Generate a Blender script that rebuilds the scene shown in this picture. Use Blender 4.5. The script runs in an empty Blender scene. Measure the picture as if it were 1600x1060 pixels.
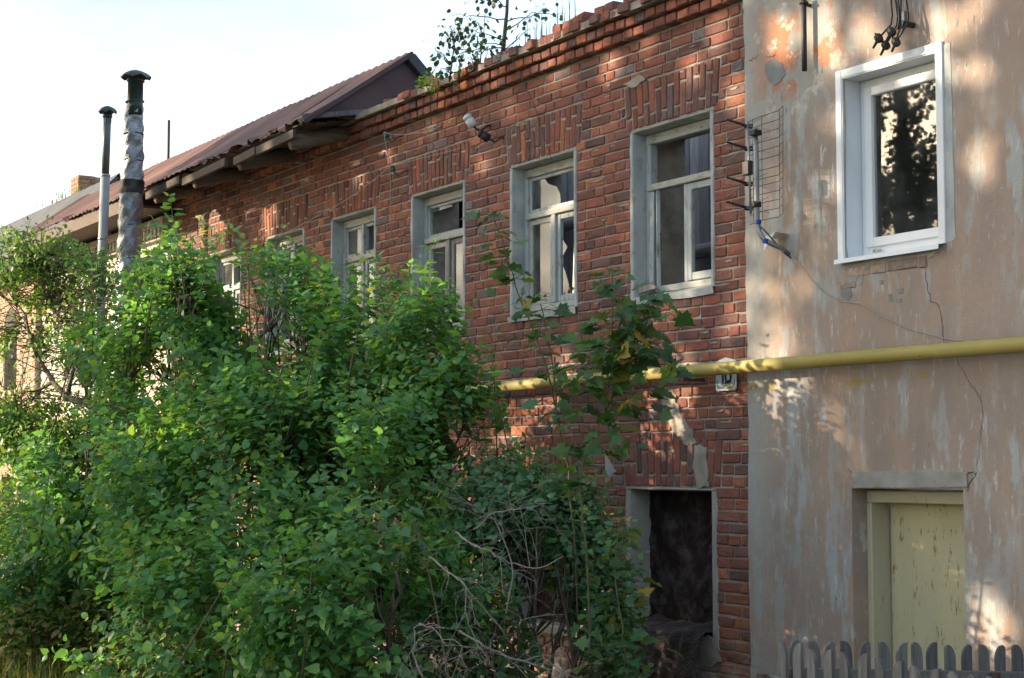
import bpy, math, random
import numpy as np
from mathutils import Vector, Matrix

# ------------------------------------------------------------------ camera, world, sun, exposure
sc = bpy.context.scene
COL = sc.collection
FPX, ALPHA, PITCH = 2700.0, math.radians(30.95), math.atan(205 / 2700.0)
CAM = np.array([0.0, -7.25, 2.0])
_vh = np.array([-math.cos(ALPHA), math.sin(ALPHA), 0.0])
RIGHT = np.array([math.sin(ALPHA), math.cos(ALPHA), 0.0])
VIEW = _vh * math.cos(PITCH) + np.array([0, 0, 1.0]) * math.sin(PITCH)
UP = np.array([0, 0, 1.0]) * math.cos(PITCH) - _vh * math.sin(PITCH)
cd = bpy.data.cameras.new('camera'); cam = bpy.data.objects.new('camera', cd); COL.objects.link(cam)
cd.sensor_width = 36.0; cd.lens = FPX / 1600.0 * 36.0; cd.clip_start = 0.1; cd.clip_end = 3000.0
cam.matrix_world = Matrix(((RIGHT[0], UP[0], -VIEW[0], CAM[0]), (RIGHT[1], UP[1], -VIEW[1], CAM[1]),
                           (RIGHT[2], UP[2], -VIEW[2], CAM[2]), (0, 0, 0, 1)))
sc.camera = cam
SUN_AZ, SUN_EL = math.radians(42), math.radians(17)      # azimuth measured from the facade normal towards -x
SUN = np.array([-math.sin(SUN_AZ) * math.cos(SUN_EL), -math.cos(SUN_AZ) * math.cos(SUN_EL), math.sin(SUN_EL)])
wd = bpy.data.worlds.new('World'); sc.world = wd; wd.use_nodes = True
_nt = wd.node_tree
_bg = _nt.nodes['Background']
_sky = _nt.nodes.new('ShaderNodeTexSky'); _sky.sky_type = 'NISHITA'; _sky.sun_disc = False
_sky.sun_elevation = SUN_EL; _sky.sun_rotation = math.atan2(SUN[0], SUN[1]); _sky.air_density = 1.0; _sky.dust_density = 2.2
_sky.ozone_density = 1.2
# thin high cloud over the whole sky
_tc = _nt.nodes.new('ShaderNodeTexCoord'); _mp = _nt.nodes.new('ShaderNodeMapping'); _mp.inputs['Scale'].default_value = (3, 3, 9)
_nz = _nt.nodes.new('ShaderNodeTexNoise'); _nz.inputs['Scale'].default_value = 1.6; _nz.inputs['Detail'].default_value = 7
_rp = _nt.nodes.new('ShaderNodeMapRange'); _rp.inputs[1].default_value = .40; _rp.inputs[2].default_value = .66
_rp.inputs[3].default_value = .50; _rp.inputs[4].default_value = .97
_mx = _nt.nodes.new('ShaderNodeMix'); _mx.data_type = 'RGBA'
_mx.inputs['B'].default_value = (1.22, 1.38, 1.45, 1)
L = _nt.links.new
L(_tc.outputs['Generated'], _mp.inputs[0]); L(_mp.outputs[0], _nz.inputs['Vector']); L(_nz.outputs['Fac'], _rp.inputs[0])
L(_rp.outputs[0], _mx.inputs['Factor']); L(_sky.outputs[0], _mx.inputs['A']); L(_mx.outputs['Result'], _bg.inputs['Color'])
_bg.inputs['Strength'].default_value = 0.13
sd = bpy.data.lights.new('sun', 'SUN'); sd.energy = 2.6; sd.angle = math.radians(0.53); sd.color = (1.0, 0.80, 0.56)
so = bpy.data.objects.new('sun', sd); COL.objects.link(so)
so.rotation_euler = Vector(SUN).to_track_quat('Z', 'Y').to_euler(); so.location = (-20, -30, 20)
sc.view_settings.view_transform = 'Standard'; sc.view_settings.look = 'None'
sc.view_settings.exposure = 2.4; sc.view_settings.gamma = 1.0; sc.view_settings.use_curve_mapping = False

# ------------------------------------------------------------------ helpers
rnd = random.Random(11); npr = np.random.default_rng(7)
U = rnd.uniform
def ray(px, py): return VIEW + RIGHT * ((px - 800) / FPX) + UP * (-(py - 530) / FPX)
def W(px, py, y=0.0):                    # point of the plane y=const seen at that place of the photograph
    d = ray(px, py); return CAM + d * ((y - CAM[1]) / d[1])
def AT(px, py, Z): return CAM + ray(px, py) * Z
def depth(p): return float((np.asarray(p) - CAM) @ VIEW)
def proj(p):
    q = np.asarray(p, float) - CAM; z = q @ VIEW
    return 800 + FPX * (q @ RIGHT) / z, 530 - FPX * (q @ UP) / z, z
def ss(a, b, x):
    t = min(1, max(0, (x - a) / (b - a))); return t * t * (3 - 2 * t)

def link(o, parent=None):
    COL.objects.link(o)
    if parent is not None: o.parent = parent
    return o
def tag(o, label=None, cat=None, group=None, kind=None):
    if label: o['label'] = label
    if cat: o['category'] = cat
    if group: o['group'] = group
    if kind: o['kind'] = kind
    return o
ORIGIN = {}
def root_of(o):
    while o.parent is not None: o = o.parent
    return o
def thing(name, label, cat, loc=(0, 0, 0), group=None):
    o = bpy.data.objects.new(name, None); o.empty_display_size = .2; o.location = loc; link(o)
    ORIGIN[o.name] = np.array(loc, float)
    return tag(o, label, cat, group)
def base_of(o): return ORIGIN.get(root_of(o).name, np.zeros(3)) if o is not None else np.zeros(3)

class MB:
    def __init__(s): s.v = []; s.f = []
    def add(s, vs, fs):
        k = len(s.v); s.v += [tuple(map(float, p)) for p in vs]; s.f += [tuple(i + k for i in f) for f in fs]; return s
    def box(s, x0, x1, y0, y1, z0, z1):
        return s.add([(x0,y0,z0),(x1,y0,z0),(x1,y1,z0),(x0,y1,z0),(x0,y0,z1),(x1,y0,z1),(x1,y1,z1),(x0,y1,z1)],
                     [(3,2,1,0),(4,5,6,7),(0,1,5,4),(1,2,6,5),(2,3,7,6),(3,0,4,7)])
    def cbox(s, x0, x1, y0, y1, z0, z1, c=.004):           # box with chamfered edges
        vs = []; 
        for sx in (0, 1):
            for sy in (0, 1):
                for sz in (0, 1):
                    x, y, z = (x0, x1)[sx], (y0, y1)[sy], (z0, z1)[sz]
                    dx, dy, dz = (c, -c)[sx], (c, -c)[sy], (c, -c)[sz]
                    vs += [(x, y + dy, z + dz), (x + dx, y, z + dz), (x + dx, y + dy, z)]
        I = lambda a, b, cc, k: ((a * 2 + b) * 2 + cc) * 3 + k
        fs = [(I(0,0,0,0),I(0,0,1,0),I(0,1,1,0),I(0,1,0,0)), (I(1,0,0,0),I(1,1,0,0),I(1,1,1,0),I(1,0,1,0)),
              (I(0,0,0,1),I(1,0,0,1),I(1,0,1,1),I(0,0,1,1)), (I(0,1,0,1),I(0,1,1,1),I(1,1,1,1),I(1,1,0,1)),
              (I(0,0,0,2),I(0,1,0,2),I(1,1,0,2),I(1,0,0,2)), (I(0,0,1,2),I(1,0,1,2),I(1,1,1,2),I(0,1,1,2))]
        for b in (0, 1):
            for cc in (0, 1):
                fs.append((I(0,b,cc,1),I(0,b,cc,2),I(1,b,cc,2),I(1,b,cc,1)))
                fs.append((I(b,0,cc,0),I(b,0,cc,2),I(b,1,cc,2),I(b,1,cc,0)))
                fs.append((I(b,cc,0,0),I(b,cc,0,1),I(b,cc,1,1),I(b,cc,1,0)))
        for a in (0, 1):
            for b in (0, 1):
                for cc in (0, 1): fs.append((I(a,b,cc,0),I(a,b,cc,1),I(a,b,cc,2)))
        return s.add(vs, fs)
    def beam(s, a, b, w, h, c=.004):                          # chamfered bar from a to b
        a, b = Vector(a), Vector(b); d = b - a; Lh = d.length
        t = MB().cbox(-w/2, w/2, -h/2, h/2, 0, Lh, c); q = d.to_track_quat('Z', 'Y').to_matrix()
        return s.add([a + q @ Vector(p) for p in t.v], t.f)
    def prism(s, poly, y0, y1):                               # polygon in x,z (anticlockwise seen from -y) from y0 back to y1
        n = len(poly)
        vs = [(x, y0, z) for x, z in poly] + [(x, y1, z) for x, z in poly]
        fs = [tuple(range(n)), tuple(range(2*n-1, n-1, -1))] + [(i, i+n, (i+1) % n + n, (i+1) % n) for i in range(n)]
        return s.add(vs, fs)
    def tube(s, pts, rad, n=6, caps=True):
        pts = [np.asarray(p, float) for p in pts]; m = len(pts)
        rad = rad if hasattr(rad, '__len__') else [rad] * m
        vs = []; ref = None
        for i in range(m):
            d = pts[min(i+1, m-1)] - pts[max(i-1, 0)]; d = d / (np.linalg.norm(d) + 1e-9)
            if ref is None: ref = np.array([0, 0, 1.0]) if abs(d[2]) < .9 else np.array([1.0, 0, 0])
            a = np.cross(d, ref); a /= np.linalg.norm(a) + 1e-9; b = np.cross(d, a); ref = np.cross(a, d)
            for k in range(n):
                t = 2 * math.pi * k / n; vs.append(pts[i] + rad[i] * (a * math.cos(t) + b * math.sin(t)))
        fs = [(i*n+k, i*n+(k+1) % n, (i+1)*n+(k+1) % n, (i+1)*n+k) for i in range(m-1) for k in range(n)]
        if caps: fs += [tuple(range(n-1, -1, -1)), tuple((m-1)*n+k for k in range(n))]
        return s.add(vs, fs)
    def lathe(s, prof, c, n=20, axis=None):                   # profile of (radius, height) about z through c
        vs = []; m = len(prof); c = np.asarray(c, float)
        q = Vector(axis).to_track_quat('Z', 'Y').to_matrix() if axis is not None else Matrix.Identity(3)
        for r, h in prof:
            for k in range(n):
                t = 2*math.pi*k/n; p = q @ Vector((r*math.cos(t), r*math.sin(t), h)); vs.append((c[0]+p[0], c[1]+p[1], c[2]+p[2]))
        fs = [(i*n+k, i*n+(k+1) % n, (i+1)*n+(k+1) % n, (i+1)*n+k) for i in range(m-1) for k in range(n)]
        fs += [tuple(range(n-1, -1, -1)), tuple((m-1)*n+k for k in range(n))]
        return s.add(vs, fs)
    def build(s, name, mat, parent=None, smooth=False, kind=None):
        b = base_of(parent); me = bpy.data.meshes.new(name)
        me.from_pydata([(p[0]-b[0], p[1]-b[1], p[2]-b[2]) for p in s.v], [], s.f)
        if mat is not None: me.materials.append(mat)
        if smooth: me.polygons.foreach_set('use_smooth', [True] * len(me.polygons))
        me.update(); o = link(bpy.data.objects.new(name, me), parent)
        if kind: o['kind'] = kind
        return o
def np_mesh(name, V, T, mat, smooth=False):
    me = bpy.data.meshes.new(name); n = len(T)
    me.vertices.add(len(V)); me.vertices.foreach_set('co', np.ascontiguousarray(V, np.float32).ravel())
    me.loops.add(n*3); me.loops.foreach_set('vertex_index', np.ascontiguousarray(T, np.int32).ravel())
    me.polygons.add(n); me.polygons.foreach_set('loop_start', np.arange(0, n*3, 3, dtype=np.int32))
    if smooth: me.polygons.foreach_set('use_smooth', np.ones(n, bool))
    me.update(calc_edges=True); me.materials.append(mat); return me

# ------------------------------------------------------------------ materials
class Nodes:
    def __init__(s, name):
        s.m = bpy.data.materials.new(name); s.m.use_nodes = True; s.t = s.m.node_tree; s.t.nodes.clear()
        s.out = s.t.nodes.new('ShaderNodeOutputMaterial')
    def n(s, typ, _p=None, **kw):
        nd = s.t.nodes.new('ShaderNode' + typ)
        for k, v in (_p or {}).items(): setattr(nd, k, v)
        for k, v in kw.items():
            k = int(k[1:]) if k[0] == 'i' and k[1:].isdigit() else k.replace('_', ' ')
            s.set(nd.inputs[k], v)
        return nd
    def set(s, sock, v):
        if isinstance(v, bpy.types.NodeSocket): s.t.links.new(v, sock)
        elif hasattr(v, 'outputs'): s.t.links.new(v.outputs[0], sock)
        elif isinstance(v, tuple) and len(v) == 3 and sock.type == 'RGBA': sock.default_value = (*v, 1)
        else: sock.default_value = v
    def mix(s, f, a, b, blend='MIX'):
        nd = s.t.nodes.new('ShaderNodeMix'); nd.data_type = 'RGBA'; nd.blend_type = blend; nd.clamp_factor = True
        s.set(nd.inputs['Factor'], f); s.set(nd.inputs['A'], a); s.set(nd.inputs['B'], b); return nd.outputs['Result']
    def math(s, op, a, b=0.0, c=0.0):
        nd = s.t.nodes.new('ShaderNodeMath'); nd.operation = op
        s.set(nd.inputs[0], a); s.set(nd.inputs[1], b); s.set(nd.inputs[2], c); return nd.outputs[0]
    def rng(s, v, a, b, lo=0.0, hi=1.0):
        return s.n('MapRange', i0=v, i1=a, i2=b, i3=lo, i4=hi).outputs[0]
    def pos(s): return s.n('NewGeometry').outputs['Position']
    def noise(s, scale, detail=5, vec=None, stretch=None, rough=.55, off=0.0):
        v = vec if vec is not None else s.pos()
        if stretch or off:
            v = s.n('Mapping', i0=v, i1=(off, off * .7, off * 1.3), i3=stretch or (1, 1, 1)).outputs[0]
        return s.n('TexNoise', Vector=v, Scale=scale, Detail=detail, Roughness=rough).outputs['Fac']
    def ramp(s, f, stops, interp='LINEAR'):
        nd = s.n('ValToRGB', i0=f); cr = nd.color_ramp; cr.interpolation = interp
        while len(cr.elements) < len(stops): cr.elements.new(.5)
        for e, (p, c) in zip(cr.elements, stops): e.position = p; e.color = (*c, 1)
        return nd.outputs[0]
    def rand(s):                          # one number per object and per mesh island
        a = s.n('ObjectInfo').outputs['Random']; b = s.n('NewGeometry').outputs['Random Per Island']
        return s.math('FRACT', s.math('ADD', a, b))
    def bump(s, h, strength=.4, dist=.01): return s.n('Bump', Strength=strength, Distance=dist, Height=h).outputs[0]
    def pbr(s, col, rough=.8, metal=0.0, nrm=None, spec=.4, **kw):
        b = s.n('BsdfPrincipled'); s.set(b.inputs['Base Color'], col); s.set(b.inputs['Roughness'], rough)
        s.set(b.inputs['Metallic'], metal); s.set(b.inputs['Specular IOR Level'], spec)
        for k, v in kw.items(): s.set(b.inputs[k.replace('_', ' ')], v)
        if nrm is not None: s.set(b.inputs['Normal'], nrm)
        s.t.links.new(b.outputs[0], s.out.inputs[0]); return b

def m_brick(name, stops, pale=.25, salt=0.0):
    N = Nodes(name); r = N.rand(); c = N.ramp(r, stops)
    r2 = N.math('FRACT', N.math('MULTIPLY', r, 17.31))
    c = N.mix(1.0, c, N.ramp(r2, [(0, (.72, .72, .72)), (1, (1.2, 1.2, 1.2))]), 'MULTIPLY')
    n1 = N.noise(26, 6); n2 = N.noise(6, 4, off=5.0)
    c = N.mix(N.rng(n1, .35, .72, 0, .6), c, (.115, .07, .065))
    c = N.mix(N.rng(n2, .62, .74, 0, pale), c, (.40, .30, .25))
    c = N.mix(N.rng(N.noise(34, 7, rough=.7, off=2.0), .62, .70, 0, .6), c, (.36, .30, .25))
    c = N.mix(N.rng(N.noise(9, 8, rough=.7, off=12.0), .60, .70, 0, .6), c, (.075, .055, .052))
    c = N.mix(N.rng(N.noise(1.1, 5, stretch=(1, 1, .6), off=9.0), .55, .75, 0, .42), c, (.16, .12, .115))
    if salt: # whitish bloom low on the wall
        z = N.n('SeparateXYZ', i0=N.pos()).outputs[2]
        f = N.math('MULTIPLY', N.rng(z, .35, .95, 1, 0), N.rng(N.noise(5, 5, off=3.0), .42, .6, 0, salt))
        c = N.mix(f, c, (.5, .48, .47))
    N.pbr(c, .88, nrm=N.bump(N.math('ADD', N.noise(60, 8, rough=.65), N.math('MULTIPLY', N.noise(18, 5), 1.2)), .75, .010), spec=.25); return N.m
RED = [(0, (.34, .112, .062)), (.16, (.23, .078, .056)), (.34, (.29, .100, .066)), (.48, (.135, .066, .058)), (.62, (.42, .150, .070)), (.72, (.26, .092, .064)),
       (.83, (.125, .075, .070)), (.92, (.24, .105, .075)), (.975, (.16, .115, .115)), (1, (.23, .21, .21))]
mBrick = m_brick('brick_red', RED, salt=.7)
mBrickOld = m_brick('brick_orange', [(0, (.42, .17, .085)), (.5, (.36, .19, .12)), (1, (.44, .24, .13))], .5)
mWhiteBrick = m_brick('brick_whitewashed', [(0, (.60, .54, .46)), (.5, (.68, .64, .56)), (.85, (.62, .57, .50)), (1, (.48, .33, .25))], .2)
mPaleBrick = m_brick('brick_bare_under_sill', [(0, (.36, .29, .25)), (.5, (.42, .36, .28)), (1, (.36, .25, .20))], .5)
def m_simple(name, col, rough=.7, var=.2, scale=14, bump=.25, metal=0.0, spec=.4, dist=.004):
    N = Nodes(name); d = tuple(x * (1 - var) for x in col); e = tuple(min(1, x * (1 + var)) for x in col)
    c = N.ramp(N.noise(scale, 6), [(.3, d), (.7, e)])
    N.pbr(c, rough, metal, N.bump(N.noise(scale * 5, 5), bump, dist), spec); return N.m
def m_mortar():
    N = Nodes('mortar'); c = N.ramp(N.noise(7, 6), [(.25, (.17, .15, .135)), (.5, (.31, .275, .235)), (.75, (.42, .385, .335))])
    c = N.mix(N.rng(N.noise(.9, 4, off=4.), .5, .7, 0, .5), c, (.24, .20, .17))
    N.pbr(c, .95, nrm=N.bump(N.noise(90, 6), .8, .008), spec=.15); return N.m
mMortar = m_mortar()
def m_plaster():
    N = Nodes('weathered_plaster'); P = N.pos()
    c = N.ramp(N.noise(1.1, 7), [(.28, (.295, .232, .195)), (.46, (.345, .272, .225)), (.6, (.330, .252, .202)), (.8, (.315, .270, .240))])
    c = N.mix(N.rng(N.noise(1.7, 6, stretch=(1.3, 1, .7), off=7.), .56, .70, 0, .5), c, (.42, .275, .185))        # ochre flush
    c = N.mix(N.rng(N.noise(2.6, 7, stretch=(1.8, 1, .7), off=3.), .48, .64, 0, .55), c, (.265, .222, .200))
    zone = N.rng(N.noise(.9, 3, off=70.), .34, .56, .12, 1)                                                             # the runs come in groups
    st = N.noise(3.6, 9, stretch=(2.3, 1, .62), rough=.64, off=1.0)
    c = N.mix(N.math('MULTIPLY', zone, N.rng(st, .51, .59, 0, .72)), c, (.36, .405, .415))                              # blue-grey lime runs
    st2 = N.noise(8, 9, stretch=(2.3, 1, .55), rough=.72, off=12.)
    c = N.mix(N.math('MULTIPLY', zone, N.rng(st2, .57, .63, 0, .75)), c, (.50, .50, .475))
    c = N.mix(N.rng(N.noise(11, 9, stretch=(1.9, 1, .6), rough=.72, off=22.), .60, .68, 0, .75), c, (.225, .185, .165))
    c = N.mix(N.rng(N.noise(40, 5, off=27.), .70, .74, 0, .7), c, (.48, .46, .43))
    x, y, z = N.n('SeparateXYZ', i0=P).outputs
    # coat of paint lost over a damp area high up beside the older house: brick dust, lime and grey render
    damp = N.math('MULTIPLY', N.rng(x, -8.25, -7.75, 1, 0), N.rng(z, 4.15, 4.5, 0, 1))
    c = N.mix(N.math('MULTIPLY', damp, N.rng(N.noise(3.6, 8, off=31.), .36, .50, 0, .9)), c, (.31, .305, .285))
    c = N.mix(N.math('MULTIPLY', damp, N.rng(N.noise(2.9, 8, rough=.62, off=43.), .50, .56, 0, .9)), c, (.40, .17, .09))
    c = N.mix(N.math('MULTIPLY', damp, N.rng(N.noise(5.3, 8, rough=.65, off=51.), .55, .60, 0, .9)), c, (.55, .49, .41))
    # grey strip where the coat of paint thins out along the corner of the wall
    edge = N.math('MULTIPLY', N.rng(x, -8.97, -8.68, 1, 0), N.rng(N.noise(2.4, 6, stretch=(1, 1, .6), off=61.), .35, .55, .2, .9))
    c = N.mix(edge, c, (.35, .35, .33))
    c = N.mix(N.math('MULTIPLY', N.rng(z, .55, 1.3, 1, 0), N.rng(N.noise(3.2, 8, off=15.), .48, .6, 0, .7)), c, (.43, .235, .135))
    # yellow paint splashed below the pipe
    yb = N.math('MULTIPLY', N.rng(N.math('ABSOLUTE', N.math('SUBTRACT', z, 2.545)), .008, .04, 1, 0), N.rng(N.noise(6, 7, stretch=(1, 1, 3), rough=.65, off=18.), .50, .56, 0, .75))
    c = N.mix(yb, c, (.33, .26, .06))
    h = N.math('ADD', N.noise(5, 8), N.math('MULTIPLY', st2, .6))
    h = N.math('ADD', h, N.math('MULTIPLY', N.noise(120, 4), .2))
    N.pbr(c, .92, nrm=N.bump(h, .65, .02), spec=.2); return N.m
mPlaster = m_plaster()
mCement = m_simple('grey_cement', (.31, .30, .275), .95, .22, 5, .6, dist=.01, spec=.15)
def m_reveal():
    N = Nodes('limewashed_reveal'); c = N.ramp(N.noise(4, 7), [(.3, (.26, .285, .295)), (.5, (.37, .395, .395)), (.7, (.48, .48, .455))])
    c = N.mix(N.rng(N.noise(7, 8, rough=.65, off=3.), .57, .62, 0, .8), c, (.28, .265, .24))
    N.pbr(c, .93, nrm=N.bump(N.noise(30, 7), .6, .01), spec=.2); return N.m
mReveal = m_reveal()
def m_wood(name, a, b, paint=None, amt=.5, axis='z', rough=.85):
    N = Nodes(name); s = {'z': (9, 9, .8), 'x': (.8, 9, 9), 'y': (9, .8, 9)}[axis]
    g = N.noise(5, 7, stretch=s, rough=.65); c = N.ramp(g, [(.3, a), (.7, b)])
    r = N.rand(); c = N.mix(1.0, c, N.ramp(r, [(0, (.75, .75, .78)), (1, (1.2, 1.2, 1.18))]), 'MULTIPLY')
    if paint is not None:
        f = N.rng(N.noise(7, 8, stretch=tuple(max(1, k * .35) for k in s), rough=.7, off=3.), .5 - amt * .3, .62 - amt * .3, 1, 0)
        c = N.mix(f, c, paint) if amt < .5 else N.mix(N.math('SUBTRACT', 1.0, f), c, paint)
    N.pbr(c, rough, nrm=N.bump(g, .5, .006), spec=.3); return N.m
mFrame = m_wood('window_timber_worn_paint', (.13, .12, .11), (.27, .255, .235), (.36, .39, .395), .50)
mFrameH = m_wood('window_timber_worn_paint_horizontal', (.15, .125, .10), (.30, .26, .21), (.38, .39, .36), .50, 'x')
mFrameDark = m_wood('window_timber_bare_grey', (.13, .125, .12), (.27, .265, .26))
mPlank = m_wood('plank_blue_grey', (.17, .18, .215), (.33, .345, .385))
mLog = m_wood('log_grey', (.16, .16, .18), (.33, .33, .36), axis='x')
mPicket = m_wood('picket_weathered_grey', (.072, .074, .076), (.172, .174, .175))
mRail = m_wood('rail_weathered_grey', (.09, .09, .09), (.18, .18, .175), axis='x')
mEaveWood = m_wood('eave_timber', (.07, .055, .045), (.16, .13, .11), axis='y')
mEaveLong = m_wood('eave_board', (.06, .05, .042), (.10, .085, .07), axis='x')
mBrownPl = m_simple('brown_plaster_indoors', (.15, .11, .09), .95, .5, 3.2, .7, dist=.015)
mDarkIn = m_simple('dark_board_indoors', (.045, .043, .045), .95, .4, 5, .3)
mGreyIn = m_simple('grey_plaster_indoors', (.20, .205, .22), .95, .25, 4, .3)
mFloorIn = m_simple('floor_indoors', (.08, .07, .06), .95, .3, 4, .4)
def m_roof():
    N = Nodes('rusty_roof_sheet'); r = N.rand()
    c = N.ramp(N.noise(2.3, 8, stretch=(1, .5, .5)), [(.3, (.105, .060, .052)), (.5, (.16, .088, .072)), (.7, (.25, .140, .108))])
    c = N.mix(1.0, c, N.ramp(r, [(0, (.72, .72, .78)), (1, (1.25, 1.2, 1.15))]), 'MULTIPLY')
    N.pbr(c, .62, .25, N.bump(N.noise(25, 6), .3, .006), .4); return N.m
mRoof = m_roof()
mGable = m_simple('gable_sheet_dark', (.060, .036, .040), .6, .3, 2.5, .3, .3)
mFelt = m_simple('roofing_felt_dark', (.045, .050, .058), .75, .35, 2.5, .5)
def m_char():
    N = Nodes('charred_panel'); c = N.ramp(N.noise(6, 8, rough=.65), [(.3, (.010, .008, .009)), (.48, (.026, .017, .017)), (.64, (.075, .066, .074))])
    c = N.mix(N.rng(N.noise(13, 9, rough=.7, off=4.), .64, .70, 0, .7), c, (.13, .095, .085))
    N.pbr(c, .8, nrm=N.bump(N.noise(9, 8), .6, .02), spec=.12); return N.m
mChar = m_char()
mTar = m_simple('tarry_felt', (.030, .021, .023), .85, .45, 9, .9, dist=.02)
def m_pipe():
    N = Nodes('yellow_gas_paint'); c = N.ramp(N.noise(3, 6, stretch=(.5, 1, 1)), [(.3, (.30, .245, .065)), (.7, (.365, .305, .10))])
    c = N.mix(N.rng(N.noise(11, 7, off=3.), .60, .72, 0, .6), c, (.46, .42, .26))
    c = N.mix(N.rng(N.noise(17, 8, rough=.7, off=6.), .64, .70, 0, .8), c, (.16, .10, .05))
    N.pbr(c, .66, nrm=N.bump(N.noise(40, 4), .25, .003), spec=.3); return N.m
mPipe = m_pipe()
def m_door():
    N = Nodes('cream_door_paint_rusting'); c = N.ramp(N.noise(2.2, 6, stretch=(1.6, 1, .5)), [(.3, (.46, .425, .275)), (.7, (.56, .505, .31))])
    k = N.noise(15, 8, stretch=(2.2, 1, .6), rough=.72, off=4.); c = N.mix(N.rng(k, .575, .64, 0, .95), c, (.22, .13, .045))
    k2 = N.noise(26, 8, stretch=(2.2, 1, .5), rough=.75, off=9.); c = N.mix(N.rng(k2, .62, .68, 0, .8), c, (.13, .10, .06))
    N.pbr(c, .55, nrm=N.bump(N.math('ADD', k, N.noise(3, 4)), .25, .01), spec=.4); return N.m
mDoor = m_door()
mCream = m_wood('cream_painted_post', (.16, .14, .11), (.26, .23, .18), (.45, .415, .29), .72)
mPVC = m_simple('white_pvc', (.74, .76, .78), .35, .03, 4, .03, spec=.5)
mTrim = m_simple('white_metal_trim', (.66, .70, .74), .38, .05, 4, .05, spec=.5)
mSteel = m_simple('galvanised_steel', (.27, .29, .305), .5, .18, 9, .12, .75)
mFlue = m_simple('grey_flue_steel', (.085, .105, .11), .5, .25, 7, .15, .3)
mGreenPipe = m_simple('dark_green_flue', (.018, .035, .035), .4, .3, 8, .1, .2)
mFoil = m_simple('foil_wrap', (.21, .235, .265), .42, .35, 5, .7, .7, dist=.02)
mBlack = m_simple('black_plastic', (.018, .018, .02), .5, .3, 12, .2)
mRust = m_simple('rusty_iron', (.085, .05, .04), .75, .4, 20, .5, .3)
mIron = m_simple('dark_iron', (.05, .05, .052), .6, .3, 20, .3, .5)
mPorc = m_simple('white_porcelain', (.66, .67, .68), .2, .06, 9, .03, spec=.6)
mGlassGreen = m_simple('green_glass_insulator', (.02, .10, .075), .15, .2, 9, .03, spec=.7)
mWire = m_simple('thin_grey_wire', (.30, .29, .28), .6, .1, 9, .1, .3)
mWireLight = m_simple('pale_cable', (.33, .31, .28), .6, .1, 9, .1)
mBlue = m_simple('blue_tape', (.01, .06, .40), .5, .1, 9, .1)
def m_enamel():
    N = Nodes('white_enamel_chipped'); c = N.ramp(N.noise(9, 7), [(.35, (.46, .52, .54)), (.6, (.56, .62, .62))])
    c = N.mix(N.rng(N.noise(15, 8, off=3.), .62, .68, 0, .9), c, (.20, .10, .05))
    c = N.mix(N.rng(N.noise(11, 7, off=8.), .58, .64, 0, .8), c, (.45, .38, .10))
    N.pbr(c, .3, nrm=N.bump(N.noise(30, 4), .15, .003), spec=.6); return N.m
mEnamel = m_enamel()
mNavy = m_simple('dark_enamel_print', (.012, .02, .05), .3, .2, 12, .05)
mCrack = m_simple('crack_shadow_gap', (.06, .048, .04), .95, .3, 20, .3)
def m_glass(name, ior=1.5, dirt=.06, tint=(.93, .95, .95)):
    N = Nodes(name); f = N.n('Fresnel', IOR=ior).outputs[0]
    tr = N.n('BsdfTransparent', Color=tint); gl = N.n('BsdfGlossy', Color=(1, 1, 1), Roughness=.015)
    ms = N.n('MixShader', i0=f, i1=tr.outputs[0], i2=gl.outputs[0])
    di = N.n('BsdfDiffuse', Color=(.45, .46, .46)); k = N.rng(N.noise(4, 7), .4, .75, dirt * .3, dirt * 2)
    m2 = N.n('MixShader', i0=k, i1=ms.outputs[0], i2=di.outputs[0])
    N.t.links.new(m2.outputs[0], N.out.inputs[0]); return N.m
mGlass = m_glass('old_window_glass', 1.55, .10)
mGlassNew = m_glass('double_glazing', 1.62, .035, (.8, .83, .85))
mCurtain = m_simple('pale_curtain', (.42, .42, .43), .9, .08, 3, .2)
def m_leaf(name, stops, trans=.52, rough=.48):
    N = Nodes(name); r = N.rand(); c = N.ramp(r, stops)
    r2 = N.math('FRACT', N.math('MULTIPLY', r, 13.7)); c = N.mix(1.0, c, N.ramp(r2, [(0, (.7, .7, .7)), (1, (1.25, 1.25, 1.25))]), 'MULTIPLY')
    b = N.pbr(c, rough, spec=.42)
    t = N.n('BsdfTranslucent', Color=N.mix(1.0, c, (1.5, 1.35, .55), 'MULTIPLY'))
    ms = N.n('MixShader', i0=trans, i1=b.outputs[0], i2=t.outputs[0]); N.t.links.new(ms.outputs[0], N.out.inputs[0]); return N.m
mLilac = m_leaf('lilac_leaf', [(0, (.082, .225, .092)), (.5, (.105, .275, .105)), (.82, (.15, .325, .090)), (.985, (.20, .33, .07)), (1, (.26, .27, .06))])
mShrubLeaf = m_leaf('shrub_leaf', [(0, (.082, .205, .118)), (.6, (.105, .245, .135)), (.97, (.14, .27, .105)), (1, (.22, .22, .06))], .45)
mElm = m_leaf('elm_leaf', [(0, (.085, .205, .052)), (.5, (.115, .255, .056)), (.92, (.165, .30, .058)), (1, (.24, .26, .05))], .45)
mMaple = m_leaf('maple_leaf', [(0, (.038, .108, .044)), (.55, (.055, .140, .046)), (.88, (.085, .165, .042)), (.95, (.15, .17, .03)), (1, (.30, .20, .03))], .4)
mBirch = m_leaf('birch_leaf', [(0, (.022, .060, .022)), (1, (.045, .095, .03))], .3)
mWeed = m_leaf('weed_leaf', [(0, (.08, .16, .04)), (.6, (.13, .19, .045)), (.85, (.24, .22, .08)), (1, (.28, .21, .10))], .4)
mTreeLeaf = m_leaf('roadside_tree_leaf', [(0, (.035, .09, .025)), (1, (.06, .12, .03))], .25, .5)
mLitter = m_leaf('dry_leaf', [(0, (.24, .11, .04)), (.5, (.32, .17, .06)), (1, (.20, .13, .08))], .2, .8)
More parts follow.
